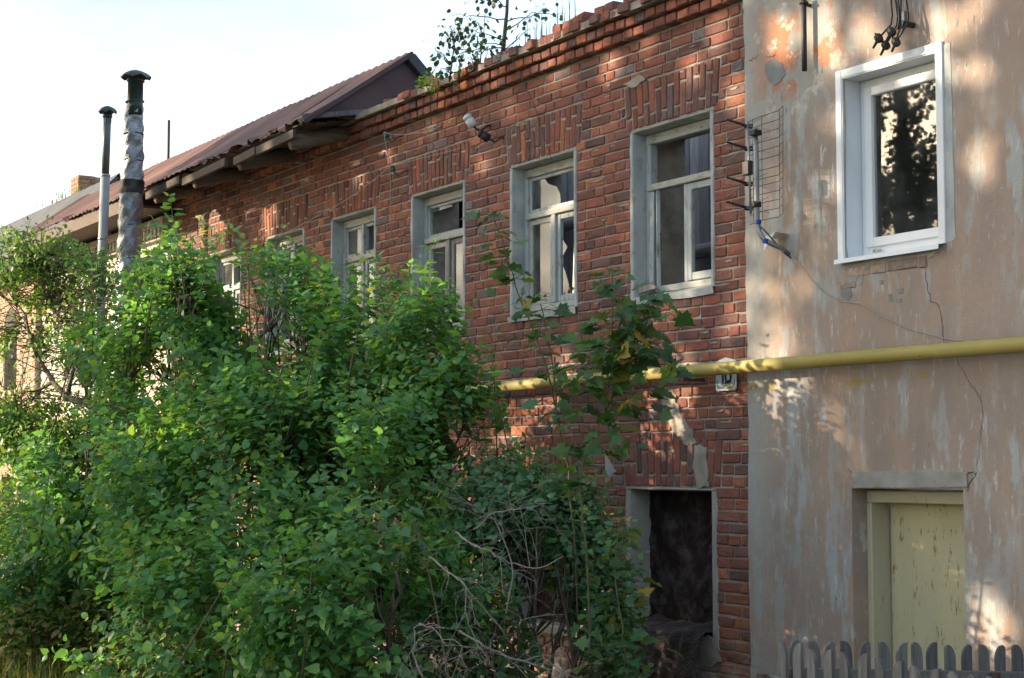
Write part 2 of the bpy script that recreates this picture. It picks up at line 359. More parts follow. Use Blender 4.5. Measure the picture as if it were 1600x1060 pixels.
mBark = m_simple('bark_brown', (.085, .065, .05), .9, .35, 18, .7)
mBarkGreen = m_simple('young_stem', (.095, .085, .045), .8, .3, 18, .3)
mDead = m_simple('dead_twig_grey', (.19, .18, .16), .9, .35, 25, .5)
mBirchBark = m_simple('birch_sapling_bark', (.07, .06, .058), .8, .4, 20, .3)
def m_ground():
    N = Nodes('soil_and_litter'); c = N.ramp(N.noise(2.5, 8), [(.3, (.07, .058, .04)), (.5, (.10, .085, .05)), (.62, (.075, .09, .035)), (.75, (.17, .12, .065))])
    N.pbr(c, .95, nrm=N.bump(N.noise(18, 8), .8, .04), spec=.2); return N.m
mGround = m_ground()
mRoad = m_simple('worn_asphalt', (.085, .083, .085), .9, .35, 6, .8, dist=.012, spec=.3)

# ------------------------------------------------------------------ ground and road
def gz(x, y): return .40 * ss(-2.5, -4.0, y)
gx = np.concatenate([-np.geomspace(400, 40, 12), np.linspace(-36, 14, 101), np.geomspace(18, 400, 12)])
gy = np.concatenate([-np.geomspace(400, 22, 12), np.linspace(-20, 8, 71), np.geomspace(12, 400, 12)])
b = MB(); nx, ny = len(gx), len(gy)
for x in gx:
    for y in gy:
        near = 1.0 if (-36 <= x <= 14 and -4.5 < y < 8) else 0.0
        b.v.append((x, y, gz(x, y) + near * (.03 * math.sin(x * 2.3 + y) * math.sin(y * 3.1 - x * .7) + rnd.uniform(-.012, .012))))
b.f = [(i*ny+j, (i+1)*ny+j, (i+1)*ny+j+1, i*ny+j+1) for i in range(nx-1) for j in range(ny-1)]
tag(b.build('ground', mGround, smooth=True), kind='structure')
b = MB(); xs = np.linspace(-120, 60, 120); edge = [-4.75 + .12 * math.sin(x * 1.7) + .07 * math.sin(x * 4.1) for x in xs]
for x, e in zip(xs, edge): b.v += [(x, e, .405), (x, e - .25, .452), (x, -7, .47), (x, -11, .452)]
b.f = [(i*4+k, i*4+k+1, (i+1)*4+k+1, (i+1)*4+k) for i in range(len(xs)-1) for k in range(3)]
tag(b.build('road', mRoad, smooth=True), kind='structure')

# ------------------------------------------------------------------ masonry tools
def wall_core(mb, x0, x1, z0, z1, y0, y1, holes):
    """slab with rectangular holes (x0,x1,z0,z1), only its outer faces"""
    X = sorted({x0, x1, *[h[0] for h in holes], *[h[1] for h in holes]}); Z = sorted({z0, z1, *[h[2] for h in holes], *[h[3] for h in holes]})
    X = [x for x in X if x0 <= x <= x1]; Z = [z for z in Z if z0 <= z <= z1]
    solid = lambda i, j: 0 <= i < len(X)-1 and 0 <= j < len(Z)-1 and not any(h[0] <= (X[i]+X[i+1])/2 <= h[1] and h[2] <= (Z[j]+Z[j+1])/2 <= h[3] for h in holes)
    for i in range(len(X)-1):
        for j in range(len(Z)-1):
            if not solid(i, j): continue
            a, c, d, e = X[i], X[i+1], Z[j], Z[j+1]
            mb.add([(a,y0,d),(c,y0,d),(c,y0,e),(a,y0,e)], [(0,1,2,3)]); mb.add([(a,y1,d),(c,y1,d),(c,y1,e),(a,y1,e)], [(3,2,1,0)])
            if not solid(i-1, j): mb.add([(a,y0,d),(a,y1,d),(a,y1,e),(a,y0,e)], [(3,2,1,0)])
            if not solid(i+1, j): mb.add([(c,y0,d),(c,y1,d),(c,y1,e),(c,y0,e)], [(0,1,2,3)])
            if not solid(i, j-1): mb.add([(a,y0,d),(c,y0,d),(c,y1,d),(a,y1,d)], [(3,2,1,0)])
            if not solid(i, j+1): mb.add([(a,y0,e),(c,y0,e),(c,y1,e),(a,y1,e)], [(0,1,2,3)])
def brick_shape(w, h, d, rg):
    """worn brick: front towards -y at y=0, edges rounded and uneven, about 40 triangles"""
    hw, hh = w/2, h/2; P = [(-1,-1),(0,-1),(1,-1),(1,0),(1,1),(0,1),(-1,1),(-1,0)]
    j = lambda s: rg.uniform(-s, s); per = []
    chip = rg.choice([0, 2, 4, 6]) if rg.random() < .14 else -1
    for k, (a, c) in enumerate(P):
        sh = 1.0 if k % 2 else (.965 if k != chip else rg.uniform(.78, .90))
        shx = 1 - (1 - sh) * min(1, .066 / w)
        per.append((a*hw*shx + j(.0028), c*hh*(sh if k != chip else sh) + j(.0026)))
    ins = .006; vs = [(j(.01), -.0015 + j(.0025), j(.008))]
    for x, z in per: vs.append((x*(1-ins/hw), j(.0025), z*(1-ins/hh)))
    for x, z in per: vs.append((x, .006, z))
    for x, z in per: vs.append((x, d, z))
    fs = [(0, 1+k, 1+(k+1) % 8) for k in range(8)]
    for q in (1, 9): fs += [(q+k, q+8+k, q+8+(k+1) % 8, q+(k+1) % 8) for k in range(8)]
    return vs, fs
_cache = {}
def lay_bricks(house, entries, mat, limit=300, d=.10, stuff_name='brickwork'):
    """entries: (cx, cz, w, h, angle, y_front[, yaw]); the largest in view become parts, the rest one stuff part"""
    base = base_of(house)
    def size(e):
        px, py, z = proj((e[0], e[5], e[1])); inside = -10 < px < 1610 and -10 < py < 1070
        return e[2] * e[3] / (z * z) if inside and z > 0 else 0
    order = sorted(range(len(entries)), key=lambda i: -size(entries[i])); singles = set(order[:limit]); mb = MB()
    for i, e in enumerate(entries):
        cx, cz, w, h, a, yf = e[:6]; yaw = e[6] if len(e) > 6 else 0.0
        if i in singles and size(e) > 0:
            key = (round(w, 2), round(h, 2), rnd.randrange(4), mat.name)
            if key not in _cache:
                vs, fs = brick_shape(key[0], key[1], d, rnd); me = bpy.data.meshes.new('brick'); me.from_pydata(vs, [], fs); me.materials.append(mat); _cache[key] = me
            o = link(bpy.data.objects.new('brick', _cache[key]), house)
            o.location = (cx - base[0], yf - base[1], cz - base[2]); o.rotation_euler = (0, a, yaw)
            o.scale = (w / key[0], 1, h / key[1])
        else:
            vs, fs = brick_shape(w, h, d, rnd); R = Matrix.Rotation(yaw, 3, 'Z') @ Matrix.Rotation(a, 3, 'Y')
            mb.add([(R @ Vector(p)) + Vector((cx, yf, cz)) for p in vs], fs)
    if mb.v: mb.build(stuff_name, mat, house, kind='stuff')
CH, JT = .078, .0105                                        # course height, joint
def courses(x0, x1, z0, z1, blocked, yf=0.0, headers=False, jit=.003):
    """bricks of a wall face; blocked(z) gives the x intervals that stay free in the course at height z"""
    out = []; r = 0; z = z0
    while z + CH <= z1 + 1e-6:
        free = [(x0, x1)]
        for a, c in blocked(z + CH/2):
            free = [s for p, q in free for s in ((p, min(q, a)), (max(p, c), q)) if s[1] - s[0] > .035]
        for p, q in free:
            x = p + JT/2; k = r + rnd.randrange(2); first = True
            while x < q - .03:
                w = .120 if headers else (.250 if k % 2 == 0 else .120)
                if not headers and rnd.random() < .12: w = rnd.choice((.12, .25, .19))
                if first and not headers and rnd.random() < .5: w = rnd.choice((.12, .07, .19)); 
                first = False; w += U(-.009, .009)
                if q - (x + w) < .045: w = q - x - JT/2
                w = min(w, q - x - JT/2)
                if w > .03:
                    out.append((x + w/2, z + CH/2 + U(-.003, .003), w, CH - JT + U(-.004, .003), U(-.008, .008), yf + U(-jit, jit)))
                x += w + JT + U(-.002, .003); k += 1
        z += CH; r += 1
    return out
def flat_arch(cx, zb, w, h=.335, yf=0.0):
    """soldier course fanning out over an opening, long and short bricks in turn"""
    out = []; n = int(round((w + .16) / .075)); fan = .20
    for i in range(n):
        t = (i + .5) / n * 2 - 1
        parts = [(0, .245), (.258, h)] if i % 2 else [(0, .075), (.088, h)]
        if rnd.random() < .15: parts = [(0, .16), (.173, h)]
        for a, c in parts:
            m = (a + c) / 2; x = cx + t * ((w + .16)/2 + fan * .5 * m); ww = (w + .16 + fan * m) / n - .009
            out.append((x, zb + .006 + m, ww, c - a - .003, t * .5 * fan * 1.0, yf + U(-.004, .004)))
    return out

# ------------------------------------------------------------------ the red brick house
HX0, HX1 = -20.10, -9.015
house = thing('brick_house', 'derelict two-storey red brick house with broken windows and half its roof gone', 'house', (-14.5, 0, 0))
WX = [-9.89, -11.62, -13.38, -15.10, -16.75, -18.45]; WW = .93
WZ0, WZ1 = 3.26, 4.48
GX = [-9.92, -11.62, -13.38, -15.10, -16.75, -18.45]; GW = .97; GZ0, GZ1 = .80, 1.86
ob = .042                                                    # width of the plaster band around an opening
holes = [(x - WW/2, x + WW/2, WZ0, WZ1) for x in WX] + [(x - GW/2, x + GW/2, GZ0, GZ1) for x in GX]
b = MB(); wall_core(b, HX0, HX1, -.4, 5.17, .009, .48, holes); b.box(HX0, HX1, .02, .44, 5.171, 5.39)
b.box(HX0, HX1, -.052, .019, 5.180, 5.240); b.box(HX0, HX1, -.088, .0195, 5.258, 5.320); b.box(HX0, HX1, -.155, .018, 5.336, 5.390)
b.build('wall', mMortar, house)
ents = []
def blocked_house(z):
    out = []
    for x in WX:
        if WZ0 - .03 < z < WZ1 + .02: out.append((x - WW/2 - ob + .01, x + WW/2 + ob - .01))
        elif WZ1 + .02 <= z < WZ1 + .345:
            g = (z - WZ1) * .10; out.append((x - WW/2 - .085 - g, x + WW/2 + .085 + g))
    for x in GX:
        if GZ0 - .03 < z < GZ1 + .02: out.append((x - GW/2 - ob + .01, x + GW/2 + ob - .01))
        elif GZ1 + .02 <= z < GZ1 + .345:
            g = (z - GZ1) * .10; out.append((x - GW/2 - .085 - g, x + GW/2 + .085 + g))
    for p in PATCH:                                          # mortar smeared over the bricks: a few are left out
        if p[2] < z < p[3]: out.append((p[0], p[1]))
    return out
PATCH = []
ents += courses(HX0, HX1, -.30, 5.165, blocked_house)
for x in WX: ents += flat_arch(x, WZ1 + .02, WW)
for x in GX: ents += flat_arch(x, GZ1 + .02, GW)
# three corbelled courses of headers under the missing eave, the top one broken
for z, pr, miss in ((5.1725, -.065, .0), (5.2505, -.105, .0), (5.3285, -.175, .09)):
    row = courses(HX0, HX1 + .0, z, z + CH, lambda q: [], pr, True, .006)
    ents += [(e if pr > -.15 else e[:1] + (e[1] + U(-.008, .012),) + e[2:4] + (U(-.05, .05), e[5] + U(-.015, .035), U(-.12, .12))) for e in row if rnd.random() > miss]
# loose and half-fallen bricks on the broken top
for e in courses(-10.55, HX1, 5.407, 5.407 + CH, lambda q: [(-10.42, -10.30)], -.12, True, .012): ents.append(e)
for e in courses(-9.75, HX1, 5.485, 5.65, lambda q: [], -.10, True, .012): ents.append(e)
for e in courses(-11.30, -10.86, 5.407, 5.407 + CH, lambda q: [], -.10, True, .02): ents.append(e[:4] + (U(-.12, .12), e[5] + U(-.01, .03)))
ents += [(-10.70, 5.462, .13, .085, .05, -.07), (-11.10, 5.50, .25, .06, -.10, -.02), (-10.80, 5.50, .11, .07, .5, .06), (-12.0, 5.42, .12, .05, .1, -.02), (-13.0, 5.425, .12, .06, -.1, 0.0)]
x = -14.6
while x < -11.2:
    ents.append((x, 5.420 + U(-.008, .014), U(.08, .2), U(.03, .07), U(-.25, .25), U(-.12, .05), U(-.5, .5))); x += U(.10, .36)
lay_bricks(house, ents, mBrick)
# mortar smears and a patch of render between the storeys
def blob(pts, jit=.02, sub=3):
    out = []
    for i, p in enumerate(pts):
        q = pts[(i+1) % len(pts)]
        for k in range(sub):
            t = k / sub; out.append((p[0]*(1-t)+q[0]*t + U(-jit, jit), p[1]*(1-t)+q[1]*t + U(-jit, jit)))
    return out
def wpoly(pxs): return [(W(*p)[0], W(*p)[2]) for p in pxs]
def patch(name, pxs, y, th, mat, parent, jit=.016, sub=5):
    pl = blob(wpoly(pxs), jit, sub); ar = sum(pl[i-1][0]*pl[i][1] - pl[i][0]*pl[i-1][1] for i in range(len(pl)))
    if ar < 0: pl = pl[::-1]
    n = len(pl); m = MB()
    m.v = [(p[0], y - th + U(-.0008, .0008), p[1]) for p in pl] + [(p[0], y + .006, p[1]) for p in pl]
    m.f = [tuple(range(n))] + [(i, n+i, n+(i+1) % n, (i+1) % n) for i in range(n)]
    return m.build(name, mat, parent)
patch('render_patch', [(1030,606),(1052,608),(1062,640),(1078,665),(1090,690),(1074,694),(1056,676),(1040,650)], -.002, .006, mMortar, house)
patch('render_patch', [(1086,694),(1104,700),(1106,742),(1110,762),(1090,764),(1084,730)], -.002, .006, mMortar, house)
patch('mortar_smear', [(975,133),(1000,118),(1010,124),(990,138)], -.003, .004, mMortar, house, .006)
patch('mortar_smear', [(1090,988),(1120,1000),(1128,1032),(1108,1045),(1092,1040)], -.003, .005, mMortar, house)
patch('mortar_smear', [(970,1000),(1000,1005),(1002,1050),(985,1059),(968,1030)], -.003, .005, mMortar, house)

def surround(win, x0, x1, z0, z1, dep, mat, bw=ob, yb=-.004):
    """plaster band on the wall face and the lining of the reveal, a little uneven"""
    m = MB(); n = 9
    def strip(pa, pb, tw=1.0):
        k0 = len(m.v); A, B = np.array(pa, float), np.array(pb, float)
        inward = {0: 0}
        for i in range(n + 1):
            t = i / n; p = A + (B - A) * t; d = (B - A) / np.linalg.norm(B - A); o = np.array([d[1], -d[0]])      # o points out of the opening
            q = p + o * (bw + U(-.010, .005)) * tw; j = U(-.002, .002)
            m.v += [(q[0], .006, q[1]), (q[0] - o[0]*.006, yb + U(-.002, .002), q[1] - o[1]*.006), (p[0] + o[0]*(.004 + j), yb, p[1] + o[1]*(.004 + j)),
                    (p[0] - o[0]*.002, yb + .008, p[1] - o[1]*.002), (p[0] - o[0]*.012, dep, p[1] - o[1]*.012)]
        for i in range(n):
            for k in range(4): m.f.append((k0+i*5+k+1, k0+i*5+k, k0+(i+1)*5+k, k0+(i+1)*5+k+1))
    strip((x0, z1 + .0), (x0, z0)); strip((x1, z0), (x1, z1 + .0)); strip((x1 + bw*.4, z1), (x0 - bw, z1), .28)
    for k, v in enumerate(m.v): pass
    o = m.build('reveal', mat, win); return o
def fbar(m, x0, x1, z0, z1, y0, y1): m.cbox(x0, x1, y0, y1, z0, z1, .005)
def old_window(cx, variant, zb0=WZ0, zb1=WZ1, w=WW, parent=house):
    x0, x1 = cx - w/2, cx + w/2; Y0, Y1 = .108, .178
    f = MB(); a = .055
    fbar(f, x0+.012, x0+.012+a, zb0+.03, zb1-.012, Y0, Y1); fbar(f, x1-.012-a, x1-.012, zb0+.03, zb1-.012, Y0, Y1)
    fbar(f, x0+.012+a-.002, x1-.012-a+.002, zb1-.05, zb1-.0125, Y0+.006, Y1-.006)
    win = f.build('window', mFrame, parent)
    surround(win, x0, x1, zb0, zb1, Y1 + .02, mReveal)
    h = MB(); fbar(h, x0+.0125, x1-.0125, zb1-.085, zb1-.013, Y0-.003, Y1); h.build('head', mFrameH, win)
    zt = zb0 + (zb1 - zb0) * .665
    t = MB(); fbar(t, x0+.014+a*.4, x1-.014-a*.4, zt-.024, zt+.024, Y0-.012, Y1-.004); t.build('transom', mFrameH, win)
    s = MB(); k = 8
    s.v = [(x0 - ob + (x1-x0+2*ob)*i/k + U(-.004, .004), yy, zz + U(-.006, .006)) for i in range(k+1) for yy, zz in ((-.018, zb0-.055), (-.022, zb0-.008), (Y0+.02, zb0+.028))]
    s.f = [(i*3+q, (i+1)*3+q, (i+1)*3+q+1, i*3+q+1) for i in range(k) for q in range(2)]
    s.build('sill', mReveal, win)
    il, ir = x0+.012+a, x1-.012-a; gb = zb0 + .075
    fb = MB(); fbar(fb, il-.002, ir+.002, zb0+.029, zb0+.078, Y0+.004, Y1-.002); fb.build('bottom_rail', mFrameH, win)
    def sash(xa, xb, za, zb, mat=mFrame, y=.123, t=.042, glass=None, dz=0.0):
        q = MB(); fbar(q, xa, xa+t, za, zb, y, y+.034); fbar(q, xb-t, xb, za, zb, y, y+.034)
        fbar(q, xa+t-.002, xb-t+.002, za, za+t*1.1, y+.002, y+.033); fbar(q, xa+t-.002, xb-t+.002, zb-t, zb, y+.002, y+.033)
        so_ = q.build('sash', mat, win)
        if glass is not None:
            for pl in glass:
                P = [(xa + t + (xb-xa-2*t)*u, za + t + (zb-za-2*t)*v_) for u, v_ in pl]
                MB().prism(P, y+.014, y+.018).build('pane', mGlass, win)
        return so_
    full = [[(0,0),(1,0),(1,1),(0,1)]]
    zu0, zu1 = zt + .024, zb1 - .085; mid = (il + ir)/2
    if variant == 1:            # all glass gone above; one open sash below
        m = MB(); fbar(m, mid-.005, mid+.04, zb0+.078, zt-.024, Y0+.01, Y1-.01); m.build('mullion', mFrame, win)
        sash(mid+.042, ir-.002, gb+.01, zt-.03, mFrame, .113, .05)
        m = MB(); m.beam((il+.03, .10, zb0+.06), (il+.02, .12, zt-.03), .035, .04); m.beam((il+.075, .125, zb0+.06), (il+.065, .13, zt+.02), .03, .03)
        m.build('casement_edge', mFrame, win)
        m = MB(); m.tube([(il+.10,.118,3.72),(il+.135,.10,3.72),(il+.135,.10,3.60),(il+.10,.118,3.60)], .004, 5); m.build('handle', mIron, win)
        m = MB(); m.prism([(x0+.02, zb0+.03), (x0+.25, zb0+.05), (x0+.22, zb0+.075), (x0+.05, zb0+.12)], .02, .045); m.build('fallen_board', mFrameDark, win)
    elif variant == 2:          # jagged remnant of glass above, two sashes below
        P = [(0,0),(.58,0),(.57,.35),(.50,.62),(.32,.80),(.26,1),(0,1)]
        sash(il, ir, zu0, zu1, mFrame, .123, .03, [P])
        m = MB(); fbar(m, mid-.03, mid+.03, zb0+.078, zt-.024, Y0-.008, Y1-.01); m.build('mullion', mFrame, win)
        sash(il+.002, mid-.032, gb+.005, zt-.028, mFrameH, .121, .045, full)
        sash(mid+.032, ir-.002, gb+.005, zt-.028, mFrame, .121, .045, [[(0,0),(.5,.0),(.2,.3),(.0,.42)], [(.55,0),(1,0),(1,1),(.75,1),(.62,.5)], [(0,.5),(.3,.62),(.05,.74)]])
        m = MB(); fbar(m, mid+.17, mid+.205, gb, zt-.03, .20, .235); fbar(m, mid-.20, mid-.17, gb, zt-.03, .22, .25); m.build('inner_sash_stile', mFrameH, win)
    elif variant == 3:          # open upper light, boarded lower lights
        sash(il, ir, zu0, zu1, mFrame, .123, .028, [[(0,.86),(.55,.9),(.5,1),(0,1)]])
        m = MB(); fbar(m, mid-.02, mid+.035, zb0+.078, zt-.024, Y0-.006, Y1-.01); m.build('mullion', mFrameDark, win)
        sash(il+.002, mid-.022, gb+.005, zt-.028, mFrameH, .121, .05)
        sash(mid+.037, ir-.002, gb+.005, zt-.028, mFrameDark, .121, .05, full)
        m = MB(); fbar(m, il+.40, ir-.05, zu0, zu1, .30, .32); m.build('inner_board', mGreyIn, win)
    else:
        sash(il, ir, zu0, zu1, mFrame, .123, .032, [[(0,0),(.5,0),(.5,1),(0,1)]])
        m = MB(); fbar(m, mid-.025, mid+.025, zb0+.078, zb1-.085, Y0-.006, Y1-.01); m.build('mullion', mFrame, win)
        sash(il+.002, mid-.027, gb+.005, zt-.028, mFrame, .121, .045, full)
        sash(mid+.027, ir-.002, gb+.005, zt-.028, mFrame, .121, .045, full if variant == 4 else [[(0,0),(1,0),(.6,.5),(0,.7)]])
    return win
for i, x in enumerate(WX): old_window(x, [1, 2, 3, 4, 5, 4][i])
# ground floor: openings closed with charred panels
for i, x in enumerate(GX):
    x0, x1 = x - GW/2, x + GW/2; m = MB(); n = 30; k = 32
    m.v = [(x0 + (x1-x0)*a/n, .150 + .016*math.sin(a*.6+c*.3)*math.cos(c*.28) + .012*abs(math.sin(a*.9 - c*.55 + math.sin(c*.4)*2)) + .008*math.sin(a*1.9+c*1.1) + U(-.003, .003), GZ0 + (GZ1-GZ0)*c/k) for a in range(n+1) for c in range(k+1)]
    m.f = [(a*(k+1)+c, (a+1)*(k+1)+c, (a+1)*(k+1)+c+1, a*(k+1)+c+1) for a in range(n) for c in range(k)]
    win = m.build('blocked_window', mChar, house, True)
    surround(win, x0, x1, GZ0, GZ1, .26, mCement, .06, -.008)
    if i == 0:                   # tarry felt bundled over the sill
        m = MB(); n = 34
        key = [(.20, .955), (.10, .925), (-.05, .915), (-.095, .895), (-.108, .83), (-.100, .70), (-.108, .60), (-.085, .53)]
        prof = [(key[i][0]*(1-t)+key[i+1][0]*t, key[i][1]*(1-t)+key[i+1][1]*t) for i in range(len(key)-1) for t in (0, .25, .5, .75)] + [key[-1]]
        for a in range(n + 1):
            t = a / n; x_ = x0 + .03 + (x1 - x0 - .04) * t; lump = .012*math.sin(t*9+.6) + .010*math.sin(t*17)
            for y_, z_ in prof:
                fold = .013*abs(math.sin(t*15 + 3*z_ + math.sin(z_*13))) + .007*math.sin(t*41 - z_*23)
                hang = 1.0 if z_ < .88 else .25
                m.v.append((x_ + U(-.003, .003), y_ - fold*hang + U(-.003, .003), z_ + lump*(z_ > .86) + .02*math.sin(t*7)*(z_ < .6) + U(-.004, .004)))
        k = len(prof); m.f = [(a*k+c, (a+1)*k+c, (a+1)*k+c+1, a*k+c+1) for a in range(n) for c in range(k-1)]
        m.build('felt_cover', mTar, win, True)
    else:
        MB().cbox(x0-.06, x1+.06, -.03, .15, GZ0-.07, GZ0-.002, .006).build('sill', mCement, win)
# rooms behind the upper windows
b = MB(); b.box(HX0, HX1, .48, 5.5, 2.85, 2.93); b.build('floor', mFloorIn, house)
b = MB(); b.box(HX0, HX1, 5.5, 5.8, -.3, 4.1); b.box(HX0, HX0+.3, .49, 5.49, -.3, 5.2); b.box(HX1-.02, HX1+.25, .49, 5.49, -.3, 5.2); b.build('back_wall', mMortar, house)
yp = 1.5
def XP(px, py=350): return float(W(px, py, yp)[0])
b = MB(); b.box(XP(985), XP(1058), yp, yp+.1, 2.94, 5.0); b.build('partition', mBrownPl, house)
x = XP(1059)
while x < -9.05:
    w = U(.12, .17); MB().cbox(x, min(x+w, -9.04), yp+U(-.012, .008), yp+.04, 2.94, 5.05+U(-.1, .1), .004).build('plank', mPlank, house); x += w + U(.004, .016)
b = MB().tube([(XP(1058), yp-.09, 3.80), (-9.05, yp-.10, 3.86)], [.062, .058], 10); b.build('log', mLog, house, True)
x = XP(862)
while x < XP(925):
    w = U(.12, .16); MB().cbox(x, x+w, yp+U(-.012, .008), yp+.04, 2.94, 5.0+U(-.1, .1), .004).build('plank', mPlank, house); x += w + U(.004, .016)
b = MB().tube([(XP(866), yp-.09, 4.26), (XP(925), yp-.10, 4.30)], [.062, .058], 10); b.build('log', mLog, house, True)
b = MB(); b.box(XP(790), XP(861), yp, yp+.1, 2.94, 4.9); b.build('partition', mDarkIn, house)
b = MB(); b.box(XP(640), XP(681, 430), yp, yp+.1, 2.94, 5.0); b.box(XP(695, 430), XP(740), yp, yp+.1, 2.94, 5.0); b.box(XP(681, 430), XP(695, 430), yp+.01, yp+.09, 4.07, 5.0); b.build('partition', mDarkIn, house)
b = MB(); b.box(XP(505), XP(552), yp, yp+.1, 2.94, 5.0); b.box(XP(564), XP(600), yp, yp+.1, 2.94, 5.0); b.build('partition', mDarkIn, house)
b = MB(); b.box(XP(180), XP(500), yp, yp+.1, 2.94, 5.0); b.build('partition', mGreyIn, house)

# ------------------------------------------------------------------ roof over the far end of the brick house and the whitewashed one
RX1, RX0 = -14.70, -25.4
yr, zr, ye, ze = .42, 6.06, -.70, 5.27
def roof_sheet(parent, xa, xb, sag=0.0, jag=0.0, lift=0.0):
    m = MB(); n = 18; L_ = 6; pitch_n = math.hypot(yr-ye, zr-ze)
    for i in range(n + 1):
        x_ = xa + (xb - xa) * i / n; wav = .011 * math.sin(i / n * 2 * math.pi * 6)
        for k in range(L_ + 1):
            t = k / L_; y_ = ye - .03 + (yr - ye + .03) * t; z_ = ze - .02 + (zr - ze + .02) * t
            if k == 0: y_ += jag * rnd.random(); z_ += jag * .7 * rnd.random()
            m.v.append((x_, y_ - wav * .55, z_ + wav * .82 + lift - sag * math.sin(math.pi * t)))
    m.f = [(i*(L_+1)+k, (i+1)*(L_+1)+k, (i+1)*(L_+1)+k+1, i*(L_+1)+k+1) for i in range(n) for k in range(L_)]
    o = m.build('roof_sheet', mRoof, parent); return o
roof = MB()
roof.add([(RX1-.02, yr+.01, zr-.03), (RX0, yr+.01, zr-.03), (RX0, 2.3, zr-1.85), (RX1-.02, 2.3, zr-1.85)], [(0,1,2,3)])
roof.add([(RX1-.02, yr+.01, zr+.005), (RX0, yr+.01, zr+.005), (RX0, 2.3, zr-1.80), (RX1-.02, 2.3, zr-1.80)], [(3,2,1,0)])
for ya, za, yb_, zb_ in ((yr, zr, 2.3, zr-1.84),): roof.beam((RX1-.01, ya, za-.05), (RX1-.01, yb_, zb_-.05), .06, .10)
rf = roof.build('roof', mFelt, house)
x = RX1; k = 0
while x > RX0 + .1:
    w = min(.93, x - RX0); roof_sheet(rf, x - w - .03, x + .01, U(0, .03), .10 if rnd.random() < .45 else .02, (k % 2) * .006 + U(0, .008)); x -= w; k += 1
g = MB(); g.prism([(ye+.10, 5.36), (-.02, 5.33), (1.75, 4.75), (yr, zr-.03)], 0, .03)                       # gable: polygon in (y,z)
g.v = [(RX1 - .05 - v[1], v[0], v[2]) for v in g.v]; g.build('gable', mGable, rf)
m = MB(); m.beam((RX1+.005, ye, ze-.015), (RX1+.005, yr+.02, zr-.015), .03, .045); m.build('verge_board', mGable, rf)
m = MB(); m.beam((RX1-.05, ye-.0, ze+.04), (RX1-.02, .02, 5.43), .05, .05); m.build('tie_beam', mPicket, rf)
for x_ in (-15.15, -16.45, -17.75, -19.0):
    m = MB(); m.tube([(x_, ye+.06, 5.13), (x_, -.02, 5.30), (x_, .5, 5.33)], [.075, .08, .08], 9); m.build('rafter_end', mEaveWood, rf, True)
for xa, xb in ((RX1-.3, -15.9), (-15.95, -16.5), (-16.75, -18.0), (-18.1, -19.2)):
    m = MB(); m.beam((xa, ye+.035, ze-.075+U(-.02, .02)), (xb, ye+.03, ze-.085+U(-.03, .02)), .04, .085); m.build('eave_board', mEaveLong, rf)
x = RX1 - .1                                                   # soffit boards, some missing
yy = ye + .12
while yy < -.15:
    xa = RX1 - .15
    while xa > -19.9:
        ln = U(1.0, 1.9); xe = max(xa - ln, -20.0)
        if rnd.random() > .10: 
            m = MB(); m.beam((xa, yy, 5.27+ (yy-ye)*.12+U(-.012, .012)), (xe+U(.0, .12), yy, 5.27+(yy-ye)*.12+U(-.012, .012)), .10, .022); m.build('soffit_board', mEaveLong, rf)
        xa = xe - .01
    yy += .118
m = MB(); m.box(RX0, -19.9, ye+.03, ye+.06, 5.10, 5.26); m.box(RX0, -19.9, ye+.061, -.13, 5.14, 5.17); m.build('boxed_eave', mEaveWood, rf)
# small green tuft and lichen on the wall top, scrap of mast wire
# ------------------------------------------------------------------ whitewashed house under the same roof
WHX0 = -25.75
wh = thing('whitewashed_house', 'whitewashed brick house with toothed cornice behind the foliage, catching low sun', 'house', (-22.9, 0, 0))
whw = [(-23.9, .95), (-21.5, .95)]
hol = [(x-w/2, x+w/2, WZ0, 4.45) for x, w in whw] + [(x-w/2, x+w/2, .9, 2.0) for x, w in whw]
b = MB(); wall_core(b, WHX0, HX0 - .012, -.4, 5.10, -.021, .45, hol); b.build('wall', m_simple('limewash', (.60, .56, .49), .95, .12, 3, .5), wh)
ents = []
def blk_w(z): return [(h[0]-.05, h[1]+.05) for h in hol if h[2]-.05 < z < h[3]+.05]
ents = courses(WHX0, HX0-.02, -.3, 4.84, blk_w, -.030, False, .003)
lay_bricks(wh, ents, mWhiteBrick, 40)
b = MB(); b.box(WHX0, HX0-.013, -.16, -.022, 5.00, 5.09); b.cbox(WHX0, HX0-.014, -.09, -.0215, 4.845, 4.88); b.build('cornice', mWhiteBrick, wh)
x = HX0 - .12
while x > WHX0 + .05:
    MB().cbox(x-.06, x, -.115, -.023, 4.885, 4.998, .005).build('dentil', mWhiteBrick, wh); x -= .135
mBluePaint = m_wood('pale_blue_shutter_paint', (.25, .24, .22), (.36, .35, .33), (.46, .52, .56), .75)
for h in hol:
    f = MB(); fbar(f, h[0], h[0]+.06, h[2], h[3], .05, .12); fbar(f, h[1]-.06, h[1], h[2], h[3], .05, .12); fbar(f, h[0]+.06, h[1]-.06, h[3]-.06, h[3], .05, .12)
    fbar(f, h[0]+.06, h[1]-.06, h[2], h[2]+.06, .05, .12); xm = (h[0]+h[1])/2; fbar(f, xm-.025, xm+.025, h[2]+.06, h[3]-.06, .055, .115)
    win = f.build('window', mPVC, wh); MB().box(h[0]+.061, h[1]-.061, .085, .09, h[2]+.061, h[3]-.061).build('pane', mGlass, win)
    MB().cbox(h[0]-.06, h[1]+.06, -.07, .05, h[2]-.06, h[2]-.002).build('sill', mReveal, win)
b = MB(); b.box(WHX0, HX0-.02, .8, .9, 0, 5.0); b.build('partition', mDarkIn, wh)
# porch door boards painted pale blue, seen between the leaves
b = MB(); b.box(-25.2, -24.55, -.06, -.034, .0, 3.0); 
